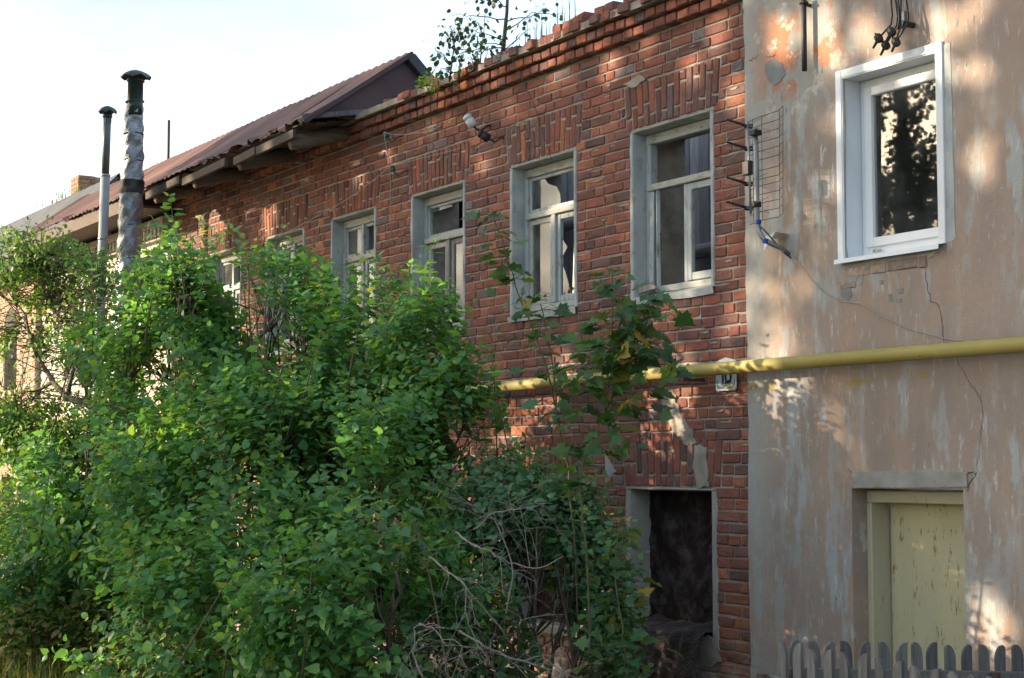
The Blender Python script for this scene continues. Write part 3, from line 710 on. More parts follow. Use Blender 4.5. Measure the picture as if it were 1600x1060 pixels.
# ------------------------------------------------------------------ far brick house with arched windows
fh = thing('arched_brick_house', 'sunlit red brick house with round-arched window at the far end of the row', 'house', (-29, 0, 0))
FX0, FX1 = -36.0, WHX0 - .012
fhol = [(-27.55, -26.80, 3.25, 4.18), (-29.6, -28.85, 3.25, 4.18), (-27.55, -26.80, .8, 1.9)]
b = MB(); wall_core(b, FX0, FX1, -.4, 4.95, -.10, .40, fhol); b.build('wall', mMortar, fh)
ents = []
def blk_f(z):
    out = [(h[0]-.01, h[1]+.01) for h in fhol if h[2] < z < h[3] + .02]
    for h in fhol[:2]:
        if h[3] + .02 <= z < h[3] + .40:
            r = math.sqrt(max(0, .45**2 - (z - h[3])**2)); c = (h[0]+h[1])/2; out.append((c - r - .06, c + r + .06))
    return out
ents += courses(FX0, FX1, -.2, 4.93, blk_f, -.112)
for h in fhol[:2]:
    c = (h[0]+h[1])/2
    for k in range(15):
        t = math.pi * (k + .5) / 15; r = .44; ents.append((c + math.cos(t)*r, h[3] + math.sin(t)*r*.95, .066, .12, math.pi/2 - t, -.116))
mSunBrick = m_brick('brick_red_sunlit', [(0, (.50, .33, .23)), (.5, (.55, .39, .29)), (1, (.44, .26, .18))], .5)  # red brick with the glare of the low sun put into its colour
lay_bricks(fh, ents, mSunBrick, 60)
for h in fhol:
    f = MB(); xm = (h[0]+h[1])/2; c = xm
    f.box(h[0], h[0]+.05, .12, .18, h[2], h[3]); f.box(h[1]-.05, h[1], .12, .18, h[2], h[3]); f.box(xm-.02, xm+.02, .125, .175, h[2], h[3]); f.box(h[0]+.05, h[1]-.05, .12, .18, h[3]-.05, h[3])
    win = f.build('window', mFrameDark, fh); MB().box(h[0]+.051, h[1]-.051, .15, .155, h[2], h[3]-.051).build('pane', mGlass, win)
    if h in fhol[:2]:
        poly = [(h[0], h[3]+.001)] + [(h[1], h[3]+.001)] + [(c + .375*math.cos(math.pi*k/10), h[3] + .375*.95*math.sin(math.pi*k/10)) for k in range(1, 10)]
        MB().prism(poly, -.105, -.1045).build('arch_shade_sheet', mDarkIn, win)  # flat dark sheet on the wall face, painted in for the arch's shaded depth
b = MB(); b.box(FX0, FX1, .5, .6, 0, 4.9); b.build('partition', mDarkIn, fh)
# its dark felt roof rising behind the rusty one
rb = MB(); A = [(-22.0, 1.2, 5.35), (-22.0, 3.2, 6.45), (-22.0, 5.2, 5.35)]
E_ = [(FX0, -.45, 4.93), (FX0, 3.2, 6.9), (FX0, 6.8, 4.93)]
def slab(m, p, q, r, s, th=.06):
    p, q, r, s = map(np.array, (p, q, r, s)); n_ = np.cross(q-p, s-p).astype(float); n_ /= np.linalg.norm(n_); n_ *= th
    m.add([*(p, q, r, s), *(p-n_, q-n_, r-n_, s-n_)], [(0,1,2,3),(7,6,5,4),(0,4,5,1),(1,5,6,2),(2,6,7,3),(3,7,4,0)])
slab(rb, (-25.45, -.5, 4.98), (-25.45, 1.03, 6.52), (FX0, 1.03, 6.52), (FX0, -.5, 4.98)); slab(rb, (-25.45, 2.7, 4.98), (FX0, 2.7, 4.98), (FX0, 1.03, 6.52), (-25.45, 1.03, 6.52)); rb.add([(-25.5, -.42, 4.98), (-25.5, 2.6, 4.98), (-25.5, 1.03, 6.45)], [(0, 1, 2)])
rb.v = [(v[0], v[1], v[2]) for v in rb.v]
frf = rb.build('roof', mFelt, fh)
def shaft(name, cx, cy, z0, z1, w, d_, parent, mat):
    ch = MB().box(cx-w/2+.012, cx+w/2-.012, cy-d_/2+.012, cy+d_/2-.012, z0, z1-.03).build(name, mMortar, parent); m = MB(); z = z0; r = 0
    while z < z1 - .02:
        for side, (L_, off) in enumerate(((w, 'x'), (d_, 'y'), (w, 'x'), (d_, 'y'))):
            n_ = max(1, int(round(L_ / (.25 if r % 2 else .19)))); s_ = L_ / n_
            for i in range(n_):
                if z > z1 - .16 and rnd.random() < .35: continue
                vs, fs = brick_shape(s_ - .012, CH - .012, .08, rnd); R = Matrix.Rotation(side * math.pi/2, 3, 'Z')
                u_ = -L_/2 + s_*(i+.5); o_ = -(d_ if side % 2 == 0 else w)/2
                m.add([R @ Vector((p[0]+u_, p[1]+o_, p[2])) + Vector((cx, cy, z + CH/2)) for p in vs], fs)
        z += CH; r += 1
    m.build('brickwork', mat, ch, kind='stuff'); return ch
cpt = AT(143, 300, 30.5)
shaft('chimney', float(cpt[0]), float(cpt[1]), float(cpt[2]) - 1.0, float(cpt[2]) + .26, .46, .62, fh, mBrickOld)

# ------------------------------------------------------------------ the plastered house
PX0, PX1, PZ1 = -9.012, 3.0, 5.12
ph = thing('plastered_house', 'peeling peach plastered house with one white modern window above a cream door', 'house', (-5, 0, 0))
vx0, vx1, vz0, vz1 = -8.035, -7.225, 3.30, 4.43            # clear opening of the new window
dx0, dx1, dz1 = -8.01, -7.085, 1.89
PY = -.032
phol = [(vx0-.004, vx1+.004, vz0-.004, vz1+.004), (dx0, dx1, -.5, dz1)]
b = MB(); wall_core(b, PX0+.02, PX1, -.5, PZ1-.02, PY, .45, phol)
# ragged outer edge of the render against the brickwork and along its broken top
n = 90
zz = np.linspace(-.5, PZ1-.02, n); ed = [PX0 + .006*math.sin(z*3.1) + U(-.006, .006) for z in zz]
k0 = len(b.v)
for z, e in zip(zz, ed): b.v += [(PX0+.02, PY, z), (e + .006, PY, z), (e, PY + .012, z), (e, .03, z)]
b.f += [(k0+i*4+k+1, k0+i*4+k, k0+(i+1)*4+k, k0+(i+1)*4+k+1) for i in range(n-1) for k in range(3)]
n = 120; k0 = len(b.v); xs_ = np.linspace(PX0+.0, PX1, n)
for x_ in xs_:
    e = PZ1 + .03*math.sin(x_*4.0) + .02*math.sin(x_*11) + U(-.014, .014); b.v += [(x_, PY, PZ1-.02), (x_, PY, e-.006), (x_, PY+.012, e), (x_, .03, e)]
b.f += [(k0+i*4+k, k0+(i+1)*4+k, k0+(i+1)*4+k+1, k0+i*4+k+1) for i in range(n-1) for k in range(3)]
b.build('wall', mPlaster, ph)
b = MB(); b.box(PX0+.02, PX1, .012, .44, PZ1-.019, 5.75); b.build('upper_wall', mMortar, ph)
ents = []
for z, pr in ((5.10, 0.0), (5.178, -.02), (5.256, -.06), (5.334, -.10), (5.412, -.12)): ents += courses(PX0+.01, -5.6, z, z+CH, lambda q: [], pr, rnd.random() < .6, .01)
lay_bricks(ph, ents, mBrickOld, 60)
def pw(px, py): p = W(px, py, PY); return (p[0], p[2])
def ppatch(name, pxs, th, mat, jit=.008, sub=3, parent=ph):
    pl = blob([pw(*p) for p in pxs], jit, sub); ar = sum(pl[i-1][0]*pl[i][1] - pl[i][0]*pl[i-1][1] for i in range(len(pl)))
    if ar < 0: pl = pl[::-1]
    n = len(pl); m = MB()
    m.v = [(p[0], PY - th + U(-.0005, .0005), p[1]) for p in pl] + [(p[0], PY + .006, p[1]) for p in pl]
    m.f = [tuple(range(n))] + [(i, n+i, n+(i+1) % n, (i+1) % n) for i in range(n)]
    return m.build(name, mat, parent)
mGreyBlue = m_simple('bare_grey_render', (.20, .215, .215), .95, .2, 8, .5, dist=.008)
ppatch('bare_spot', [(1316,452),(1322,447),(1331,452),(1332,463),(1326,471),(1317,468),(1314,460)], .003, mGreyBlue, .002, 2)
for q in ([(1376,438),(1380,437),(1381,444),(1377,445)], [(1402,452),(1411,450),(1412,458),(1404,460)], [(1400,468),(1408,466),(1409,473),(1401,473)], [(1388,460),(1393,459),(1395,472),(1390,472)]):
    ppatch('bare_spot', q, .003, mGreyBlue, .002, 2)
ppatch('mortar_strip', [(1310,112),(1319,108),(1322,385),(1326,418),(1345,421),(1338,440),(1314,438),(1305,420),(1308,350)], .005, mCement, .004, 3)
ppatch('mortar_strip', [(1474,70),(1485,67),(1489,200),(1493,374),(1479,380)], .003, mReveal, .003, 4)
ppatch('mortar_strip', [(1318,113),(1325,104),(1392,84),(1470,70),(1475,77),(1400,97)], .010, mCement, .006, 3)
ppatch('mortar_strip', [(1316,412),(1478,386),(1450,404),(1447,416),(1400,421),(1350,430),(1346,446),(1328,438),(1314,440)], .003, mCement, .005, 4)
# bricks laid bare under the new window
ents = courses(vx0-.03, vx1-.10, vz0-.125, vz0-.03, lambda q: [], PY-.008) + [(vx0+.02, vz0-.155, .14, .06, .02, PY-.006)]
lay_bricks(ph, ents, mPaleBrick, 40, .03)
ppatch('bare_spot', [(1196,100),(1206,92),(1222,100),(1228,118),(1212,134),(1202,128),(1196,112)], .004, mGreyBlue, .004, 3)
ppatch('lintel_render', [(1333,738),(1350,737),(1400,735),(1460,733),(1512,740),(1513,762),(1337,763)], .012, mCement, .005, 4)
def fleck_poly(cx, cz, w, h):
    k = rnd.randrange(9, 14); return [(cx + w*math.cos(2*math.pi*i/k)*U(.35, 1.15), cz + h*math.sin(2*math.pi*i/k)*U(.35, 1.15)) for i in range(k)]
def relief(name, pl, y, th, mat, parent):
    n = len(pl); m = MB(); c = (sum(p[0] for p in pl)/n, sum(p[1] for p in pl)/n)
    m.v = [(c[0]+(p[0]-c[0])*.9, y - th, c[1]+(p[1]-c[1])*.9) for p in pl] + [(p[0], y + .003, p[1]) for p in pl]
    m.f = [tuple(range(n))] + [(i, n+i, n+(i+1) % n, (i+1) % n) for i in range(n)]; return m.build(name, mat, parent)
for k in range(45):
    x_, z_ = U(-8.95, -6.4), (U(1.0, 4.9) if k % 3 else U(4.3, 5.05))
    if (vx0-.12 < x_ < vx1+.12 and vz0-.22 < z_ < vz1+.12) or (dx0-.08 < x_ < dx1+.08 and z_ < dz1+.16): continue
    relief('plaster_flake', fleck_poly(x_, z_, U(.005, .016), U(.008, .035)), PY, U(.0008, .0016), rnd.choice((mGreyBlue, mGreyBlue, mCement)), ph)
for k in range(70):
    x_, z_ = U(-13.5, -9.06), U(1.0, 5.1)
    if any(abs(x_-c) < WW/2+.1 and WZ0-.1 < z_ < WZ1+.08 for c in WX) or any(abs(x_-c) < GW/2+.1 and z_ < GZ1+.08 for c in GX): continue
    relief('mortar_smear', fleck_poly(x_, WZ0 + round((z_-WZ0)/CH)*CH, U(.03, .12), U(.006, .013)), -.0035, .0015, mMortar, house)
def crack(pxs, w=.005):
    m = MB(); pts = []
    for i in range(len(pxs)-1):
        a, c = np.array(pw(*pxs[i])), np.array(pw(*pxs[i+1]))
        for k in range(5): pts.append(a + (c-a)*k/5 + npr.uniform(-.007, .007, 2))
    pts.append(np.array(pw(*pxs[-1]))); n_ = len(pts)
    for i, p in enumerate(pts):
        d = pts[min(i+1, n_-1)] - pts[max(i-1, 0)]; d = d / np.linalg.norm(d); o_ = np.array([-d[1], d[0]]) * w * U(.2, .75) * (.4 if i in (0, n_-1) else 1)
        m.v += [(p[0]-o_[0], PY-.0025, p[1]-o_[1]), (p[0]+o_[0], PY-.0025, p[1]+o_[1])]
    m.f = [(i*2, i*2+1, i*2+3, i*2+2) for i in range(n_-1)]; m.build('crack', mCrack, ph)
crack([(1445,415),(1450,452),(1455,470),(1468,478),(1472,500),(1475,535)], .004)
crack([(1495,560),(1510,590),(1524,610),(1536,632),(1534,675),(1530,712),(1522,738)], .003)
crack([(1325,733),(1335,742),(1360,741),(1400,738),(1440,743),(1490,742),(1512,748)], .003)
crack([(1512,738),(1525,740),(1518,752),(1512,768)], .007)
crack([(1170,95),(1182,90),(1190,82)], .004); crack([(1196,88),(1208,90),(1214,80)], .005)
# new window: metal casing, frame, sash, glass
tr = MB(); cw = .052
tr.cbox(vx0-cw, vx0, PY-.016, PY+.01, vz0-.0, vz1+cw, .003); tr.cbox(vx1, vx1+cw, PY-.016, PY+.01, vz0-.0, vz1+cw, .003); tr.cbox(vx0+.0005, vx1-.0005, PY-.0155, PY+.01, vz1, vz1+cw, .003)
tr.box(vx0-.001, vx0+.006, PY-.01, .12, vz0, vz1); tr.box(vx1-.006, vx1+.001, PY-.01, .12, vz0, vz1); tr.box(vx0+.0061, vx1-.0061, PY-.01, .12, vz1-.006, vz1+.001)
nw = tr.build('window', mTrim, ph)
f = MB(); a = .062; Y0, Y1 = .105, .17
fbar(f, vx0+.008, vx0+.008+a, vz0+.02, vz1-.008, Y0, Y1); fbar(f, vx1-.008-a, vx1-.008, vz0+.02, vz1-.008, Y0, Y1)
fbar(f, vx0+.008+a, vx1-.008-a, vz1-.008-a, vz1-.008, Y0, Y1); fbar(f, vx0+.008+a, vx1-.008-a, vz0+.02, vz0+.02+a, Y0, Y1); f.build('frame', mPVC, nw)
f = MB(); sx0, sx1, sz0, sz1 = vx0+.008+a-.012, vx1-.008-a+.012, vz0+.02+a-.012, vz1-.008-a+.012; t = .058
fbar(f, sx0, sx0+t, sz0, sz1, Y0-.018, Y1-.02); fbar(f, sx1-t, sx1, sz0, sz1, Y0-.018, Y1-.02); fbar(f, sx0+t, sx1-t, sz1-t, sz1, Y0-.0175, Y1-.02); fbar(f, sx0+t, sx1-t, sz0, sz0+t, Y0-.0175, Y1-.02)
f.build('sash', mPVC, nw)
MB().box(sx0+t-.004, sx1-t+.004, Y0+.01, Y0+.014, sz0+t-.004, sz1-t+.004).build('pane', mGlassNew, nw)
s = MB(); s.add([(vx0-.045, PY-.055, vz0-.032), (vx1+.035, PY-.055, vz0-.032), (vx1+.035, PY-.050, vz0-.004), (vx0-.045, PY-.050, vz0-.004), (vx0+.006, Y0+.01, vz0+.022), (vx1-.006, Y0+.01, vz0+.022)], [(0,1,2,3),(3,2,5,4)])
s.build('sill', mTrim, nw)
m = MB(); m.cbox(sx0+.06, sx0+.085, Y0-.021, Y0-.018, vz0+.035, vz0+.055, .001); m.cbox(sx0+.10, sx0+.135, Y0-.021, Y0-.018, vz0+.035, vz0+.05, .001); m.build('sticker', m_simple('faded_sticker', (.35, .36, .22), .6, .3, 60, .1), nw)
m = MB(); n = 40; k = 2
for i in range(n+1):
    x_ = vx0 - .05 + .36*i/n; y_ = .30 + .022*math.sin(i*1.35) + .008*math.sin(i*.5)
    m.v += [(x_, y_, vz0-.1), (x_, y_, vz1+.05)]
m.f = [(i*2, i*2+2, i*2+3, i*2+1) for i in range(n)]; m.build('curtain', mCurtain, nw, True)
ra, rb_ = PX0 + .30, vx1 + 1.2
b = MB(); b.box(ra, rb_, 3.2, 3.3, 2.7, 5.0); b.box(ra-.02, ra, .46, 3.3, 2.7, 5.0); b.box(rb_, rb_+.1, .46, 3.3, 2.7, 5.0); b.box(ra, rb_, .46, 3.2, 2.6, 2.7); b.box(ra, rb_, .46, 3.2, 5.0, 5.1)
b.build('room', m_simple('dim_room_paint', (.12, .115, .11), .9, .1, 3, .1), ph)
# door
d = MB(); d.cbox(dx0+.053, dx1-.002, .232, .27, -.35, 1.802, .004)
door = d.build('door', mDoor, ph)
m = MB(); m.cbox(dx0+.235, dx0+.238, .2308, .234, -.35, 1.80, .0008); m.build('seam', mDoor, door)
f = MB(); f.cbox(dx0+.002, dx0+.046, .085, .2315, -.35, 1.802, .004); f.build('door_post', mCream, door)
f = MB(); f.cbox(dx0+.0025, dx1-.002, .085, .236, 1.803, 1.876, .005); f.build('door_head', mCream, door)
b = MB(); b.box(dx0-.0005, dx0+.002, PY+.002, .27, -.4, dz1); b.build('reveal', mPlaster, door)
m = MB(); m.cbox(dx1-.055, dx1-.02, .225, .236, .93, .99, .003); m.tube([(dx1-.04,.228,.975),(dx1-.035,.19,.96),(dx1-.075,.185,.955)], .008, 6); m.build('handle', mRust, door)

# ------------------------------------------------------------------ things fixed to the facades
gp = thing('gas_pipe', 'long yellow gas pipe running across the facades on wall brackets', 'pipe', (-12, -.13, 2.675))
z_p, y_p = 2.676, -.135
m = MB().tube([(3.0, y_p, z_p+.004), (-2, y_p, z_p), (-6, y_p, z_p-.003), (-9.95, y_p, z_p), (-14, y_p, z_p-.004), (-20, y_p, z_p+.01), (-30, y_p-.06, z_p+.02)], .043, 18); m.build('pipe', mPipe, gp, True)
for x_ in (-9.98, -13.2, -4.4): MB().lathe([(.0435, -.02), (.0475, -.014), (.0475, .014), (.0435, .02)], (x_, y_p, z_p), 18, (1, 0, 0)).build('weld_collar', mPipe, gp, True)
for x_ in (-9.52, -12.3, -15.2, -18.4, -5.5):
    m = MB(); m.beam((x_, .01, z_p-.055), (x_, y_p-.05, z_p-.055), .022, .022); m.tube([(x_, y_p-.048, z_p-.05), (x_, y_p-.052, z_p), (x_, y_p, z_p+.05), (x_, y_p+.05, z_p)], .006, 6); m.build('bracket', mRust, gp)
# house number plate
pl = thing('house_number_plate', 'chipped white enamel house number plate reading 10, half behind the yellow pipe', 'sign', (-9.245, -.02, 2.63))
x0, x1, z0, z1 = -9.355, -9.135, 2.535, 2.745; cz = (z0+z1)/2; yq = -.024
m = MB(); m.prism([(x0+.01, z0), (x1-.01, z0), (x1, z0+.01), (x1, z1-.01), (x1-.02, z1-.004), ((x0+x1)/2, z1+.014), (x0+.02, z1-.004), (x0, z1-.01), (x0, z0+.01)], yq, yq+.006)
m.build('plate', mEnamel, pl)
m = MB(); xc = (x0+x1)/2; dz = -.005
m.box(xc-.040, xc-.022, yq-.0025, yq-.0005, cz-.052+dz, cz+.052+dz)
m.add([(xc-.040, yq-.0015, cz+.052+dz), (xc-.058, yq-.0015, cz+.032+dz), (xc-.058, yq-.0015, cz+.018+dz), (xc-.040, yq-.0015, cz+.034+dz)], [(0,1,2,3)])
O_ = []; I_ = []
for k in range(28):
    t = 2*math.pi*k/28; e = .62
    cx_, sx_ = math.copysign(abs(math.cos(t))**e, math.cos(t)), math.copysign(abs(math.sin(t))**e, math.sin(t))
    O_.append((xc+.026+.038*cx_, yq-.0015, cz+dz+.052*sx_)); I_.append((xc+.026+.018*cx_, yq-.0015, cz+dz+.033*sx_))
m.add(O_ + I_, [(k, (k+1) % 28, 28+(k+1) % 28, 28+k) for k in range(28)]); m.build('numeral', mNavy, pl)
m = MB(); pts = [(x0+.016, z0+.075), (x0+.016, z0+.045), (x0+.04, z0+.022), (xc-.03, z0+.02), (xc-.012, z0+.034), (xc+.012, z0+.034), (xc+.03, z0+.02), (x1-.04, z0+.022), (x1-.016, z0+.045), (x1-.016, z0+.075)]
for p, q in zip(pts[:-1], pts[1:]):
    p_, q_ = np.array(p), np.array(q); d_ = (q_-p_)/np.linalg.norm(q_-p_); o_ = np.array([-d_[1], d_[0]])*.003
    m.add([(p_[0]-o_[0], yq-.0012, p_[1]-o_[1]), (q_[0]-o_[0], yq-.0012, q_[1]-o_[1]), (q_[0]+o_[0], yq-.0012, q_[1]+o_[1]), (p_[0]+o_[0], yq-.0012, p_[1]+o_[1])], [(0,1,2,3)])
m.build('border', mNavy, pl)
m = MB(); m.lathe([(.007, -.002), (.009, .002), (.006, .006)], (xc, yq, z0+.052), 10, (0, -1, 0)); m.build('screw', mRust, pl)
# sheet-metal lamp shade scrap on the wall
sh = thing('wall_lamp_shade', 'bent pale blue sheet metal lamp shade on red brick below the pipe', 'lamp', (-10.73, -.02, 2.0))
A = W(945, 712, -.10); c0 = W(948, 735, -.09)
m = MB(); n = 12
for i in range(n + 1):
    t = math.pi * (-.5 + i / n); 
    for r_, dy in ((.0, .02), (.075, -.03), (.135, -.075)): m.v.append((c0[0] + r_*.45*math.cos(t), -.035 + dy - r_*.25*math.cos(t), c0[2] + r_*math.sin(t)))
m.f = [(i*3+k, (i+1)*3+k, (i+1)*3+k+1, i*3+k+1) for i in range(n) for k in range(2)]
m.build('shade', mTrim, sh, True)
m = MB(); m.tube([(c0[0]-.02, .01, c0[2]-.01), (c0[0]-.01, -.04, c0[2]+.0)], .009, 6); m.tube([(c0[0]-.012, -.04, c0[2]+.004), (c0[0]-.012, -.075, c0[2]+.02)], .013, 8); m.build('holder', mTrim, sh)
def insulator(px, py, label, mat, s=1.0, ax=(-.25, -.5, .8), out=.13, hook=True):
    p = W(px, py, -out); t = thing('insulator', label, 'insulator', (float(p[0]), 0, float(p[2])), 'insulators on hooks along the brick wall')
    a = np.array(ax, float); a /= np.linalg.norm(a)
    MB().lathe([(.022*s, -.045*s), (.037*s, -.042*s), (.037*s, .012*s), (.030*s, .018*s), (.030*s, .026*s), (.036*s, .032*s), (.036*s, .046*s), (.022*s, .056*s)], p, 16, a).build('cap', mat, t, True)
    q = p - a * .05 * s
    MB().tube([p - a*.03*s, q, q - a*.03 + np.array([.02, .02, -.01]), (p[0]+.075, -.07, q[2]-.035), (p[0]+.105, -.03, q[2]+.0), (p[0]+.115, .02, q[2]+.012)], .0085*s, 7).build('hook', mIron, t, True)
    return p
i1 = insulator(735, 190, 'large white porcelain insulator on a hook under the cornice', mPorc, 1.15)
i2 = insulator(757, 213, 'black insulator pointing outward just below the white one', mBlack, 1.0, (-.5, -.6, .5), .12)
i3 = insulator(604, 211, 'small green glass insulator hanging close under the cornice', mGlassGreen, .62, (0, -.3, .9), .10)
i4 = insulator(614, 264, 'small green glass insulator on a curled hook between two window arches', mGlassGreen, .62, (0, -.3, .9), .10)
def wire(label, pts, r, mat=mWire, sag=0.0, name='wire', cat='wire'):
    m = MB(); P = []
    for a, c in zip(pts[:-1], pts[1:]):
        a, c = np.array(a, float), np.array(c, float)
        for k in range(8): t = k/8; P.append(a + (c-a)*t - np.array([0, 0, sag*4*t*(1-t)]))
    P.append(np.array(pts[-1], float)); m.tube(P, r, 5); return tag(m.build(name, mat, None, True), label, cat)
wire('pale wire dropping from the upper small green insulator to the lower one and on down', [i3 + [0, -.03, .02], i4 + [0, -.03, .02], W(612, 370, -.03)], .0035, mWireLight)
wire('pale slack wire from the upper small green insulator to the bricks', [i3 + [0, -.03, .02], W(650, 208, -.03), W(690, 196, -.01)], .003, mWireLight, .02)
wire('pale wire slanting from the lower small green insulator along the wall', [i4 + [0, -.03, .02], W(545, 310, -.04), W(430, 372, -.04)], .0035, mWireLight, .01)
wire('thin wire rising from the lower small green insulator across the window arch', [i4 + [0, -.03, .02], W(720, 232, -.02)], .0028, mWireLight, .0)
wire('thin wire drooping down over the brickwork by the second window', [W(800, 92, -.15), W(835, 165, -.06), W(862, 250, -.03)], .0028, mIron, .0)
wire('thin pale cable wandering over the peach plaster down to the yellow pipe', [W(1238, 400, -.05), W(1262, 432, -.045), W(1285, 455, -.045), W(1313, 471, -.045), W(1345, 474, -.045), W(1378, 494, -.045), W(1420, 514, -.045), W(1480, 530, -.045), W(1535, 535, -.06)], .0030, mWireLight, .0, 'cable', 'cable')
# steel rod on the plaster
rd = thing('steel_rod', 'dark steel rod fixed upright on the peeling plaster near the roof', 'rod', (-8.42, -.09, 4.56))
p, q = W(1256, 12, -.085), W(1257, 111, -.085); MB().tube([p + [0, 0, .06], q], .017, 10).build('bar', mIron, rd, True)
m = MB(); m.tube([(p[0], PY, p[2]+.02), p + [0, 0, .02]], .012, 6); m.lathe([(.03, -.005), (.03, .005)], p + [0, 0, .03], 8); m.build('fixing', mRust, rd)
# cluster of cut cable ends
cc = thing('cable_ends', 'bundle of black cables hanging with taped clamp ends above the white window', 'cable', (-7.65, -.1, 4.6))
ends = [(1373, 60), (1384, 71), (1393, 50), (1400, 66)]; tops = [(1391, -22), (1396, -22), (1402, -22), (1408, -22)]; mids = [(1394, 25), (1403, 26), (1405, 30), (1407, 32)]
for e, t_, md in zip(ends, tops, mids):
    y_ = -.16 + U(-.03, .03); MB().tube([W(*t_, -.12), W(*md, y_+.01), W(md[0]-2, md[1]+14, y_), W(*e, y_)], .006, 6).build('cable', mBlack, cc, True)
    P = W(*e, y_); m = MB(); m.lathe([(.008, -.03), (.022, -.022), (.026, 0), (.022, .02), (.009, .03)], P, 9, (-.3, -.2, .6))
    m.tube([P, P + np.array([-.035 + U(-.01, .01), -.01, -.055])], [.011, .007], 6); m.tube([P, P + np.array([-.03, 0, .02 + U(0, .02)])], [.009, .006], 6); m.build('clamp', mBlack, cc)
m = MB(); m.tube([W(1414, -22, -.09), W(1419, 25, -.09), W(1418, 36, -.1), W(1409, 52, -.15), W(1402, 62, -.16)], .006, 6); m.build('cable', mBlack, cc, True)
p = W(1413, 31, PY); MB().cbox(p[0]-.035, p[0]+.03, PY-.03, PY, p[2]-.045, p[2]+.045, .004).build('junction_box', mSteel, cc)
p = W(1422, 39, -.06); MB().tube([(p[0], PY+.01, p[2]), (p[0]-.01, -.12, p[2]+.005)], .018, 8).build('peg', mIron, cc)
# tv antenna
an = thing('tv_antenna', 'grid television antenna with four whisker dipoles at the seam of brick and plaster', 'antenna', (-8.9, -.15, 3.5))
yg = -.20
gtl, gtr, gbl, gbr = W(1176, 186, yg), W(1233, 168, yg), W(1178, 347, yg), W(1233, 336, yg)
m = MB()
for i in range(13):
    t = i / 12 + (.02 if 5 < i < 8 else 0); a, c = gtl + (gbl-gtl)*t, gtr + (gbr-gtr)*t; mid = a + (c-a)*.72
    m.tube([a + [0, -.03, -.02], a + (c-a)*.2, mid, c + [0, -.05, .005]], .0022, 4)
for u_ in (.0, .25, .74, 1.0):
    m.tube([gtl + (gtr-gtl)*u_ + [0, -.05*(u_ == 1.0), 0], gbl + (gbr-gbl)*u_ + [0, -.05*(u_ == 1.0), 0]], .0022, 4)
m.build('grid', mIron, an)
m = MB(); ya = -.36; m.tube([W(1168, 190, ya), W(1173, 335, ya)], .008, 8); m.build('boom', mSteel, an, True)
m = MB(); m.tube([W(1180, 200, -.24), W(1182, 260, -.24), W(1183, 345, -.24), W(1186, 362, -.235), W(1194, 375, -.22), W(1208, 383, -.17), W(1222, 388, -.10), W(1232, 398, PY)], .0165, 10); m.build('mast', mSteel, an, True)
for py_ in (208, 320): P = W(1180, py_, -.25); MB().cbox(P[0]-.03, P[0]+.03, P[1]-.03, P[1]+.03, P[2]-.018, P[2]+.018, .004).build('clamp', mBlack, an)
for py_ in (197, 232, 287, 325):
    P = W(1167, py_, ya); m = MB(); m.tube([P + [.02, .03, -.004], P + [-.02, 0, 0]], .016, 6); m.tube([P, P + [-.02, -.15, .03]], [.010, .006], 6); m.build('dipole_holder', mBlack, an)
    m = MB()
    for dx_, dz_ in ((-.16, .02), (-.15, -.07), (.16, .05), (.17, -.05)): m.tube([P + [0, -.01, 0], P + np.array([dx_, -.05 if dx_ < 0 else .04, dz_])], .0026, 4)
    m.build('whisker', mSteel, an)
P = W(1168, 263, ya-.02); MB().cbox(P[0]-.032, P[0]+.032, P[1]-.02, P[1]+.02, P[2]-.045, P[2]+.045, .004).build('balun_box', mBlack, an)
for q in ((1185, 347, -.238), (1196, 377, -.215)): P = W(*q); MB().lathe([(.019, -.015), (.020, 0), (.019, .015)], P, 10, (.2, 0, 1)).build('tape', mBlue, an)
m = MB(); m.tube([W(1186, 352, -.25), W(1200, 366, -.2), W(1216, 385, -.12), W(1236, 404, PY-.004)], .0055, 6); m.build('coax', mFlue, an, True)
P = W(1224, 372, PY); m = MB()
m.add([(P[0]-.06, PY-.003, P[2]+.0), (P[0]+.055, PY-.003, P[2]+.02), (P[0]+.055, PY-.11, P[2]+.025), (P[0]-.06, PY-.11, P[2]+.005)], [(0,1,2,3)])
m.prism([(P[0]-.06, P[2]+.004), (P[0]-.058, P[2]-.085), (P[0]+.055, P[2]+.024)], PY-.112, PY-.108)
m.build('wall_bracket', mTrim, an)

# ------------------------------------------------------------------ flues in front of the whitewashed house
def flue_cap(fl, p, r, mat):
    m = MB(); n_ = 24; m.v.append((p[0], p[1], p[2] + .075 + r*.28))
    for rr, h in ((r*.55, .07 + r*.14), (r*1.0, .06), (r*1.28, .015)):
        for k in range(n_):
            t = 2*math.pi*k/n_; sc_ = 1 + .035*math.cos(6*t); m.v.append((p[0]+rr*sc_*math.cos(t), p[1]+rr*sc_*math.sin(t), p[2]+h+(.014*math.cos(6*t) if rr > r else 0)))
    m.f = [(0, 1+k, 1+(k+1) % n_) for k in range(n_)] + [(1+i*n_+k, 1+(i+1)*n_+k, 1+(i+1)*n_+(k+1) % n_, 1+i*n_+(k+1) % n_) for i in range(2) for k in range(n_)]
    m.build('cap', mat, fl, True)
    m = MB()
    for k in range(4): t = math.pi/4 + k*math.pi/2; m.tube([(p[0]+r*.55*math.cos(t), p[1]+r*.55*math.sin(t), p[2]-.12), (p[0]+r*.62*math.cos(t), p[1]+r*.62*math.sin(t), p[2]+.075)], .006, 4)
    m.build('cap_leg', mSteel, fl, kind='stuff')
yf = -.95
pt = W(212, 124, yf); pb = W(203, 360, yf); ax = (pt - pb) / (pt[2] - pb[2])
f1 = thing('insulated_flue', 'thick flue wrapped in crumpled silver foil with a scalloped dark cap', 'flue', tuple(pb + ax * (0 - pb[2])))
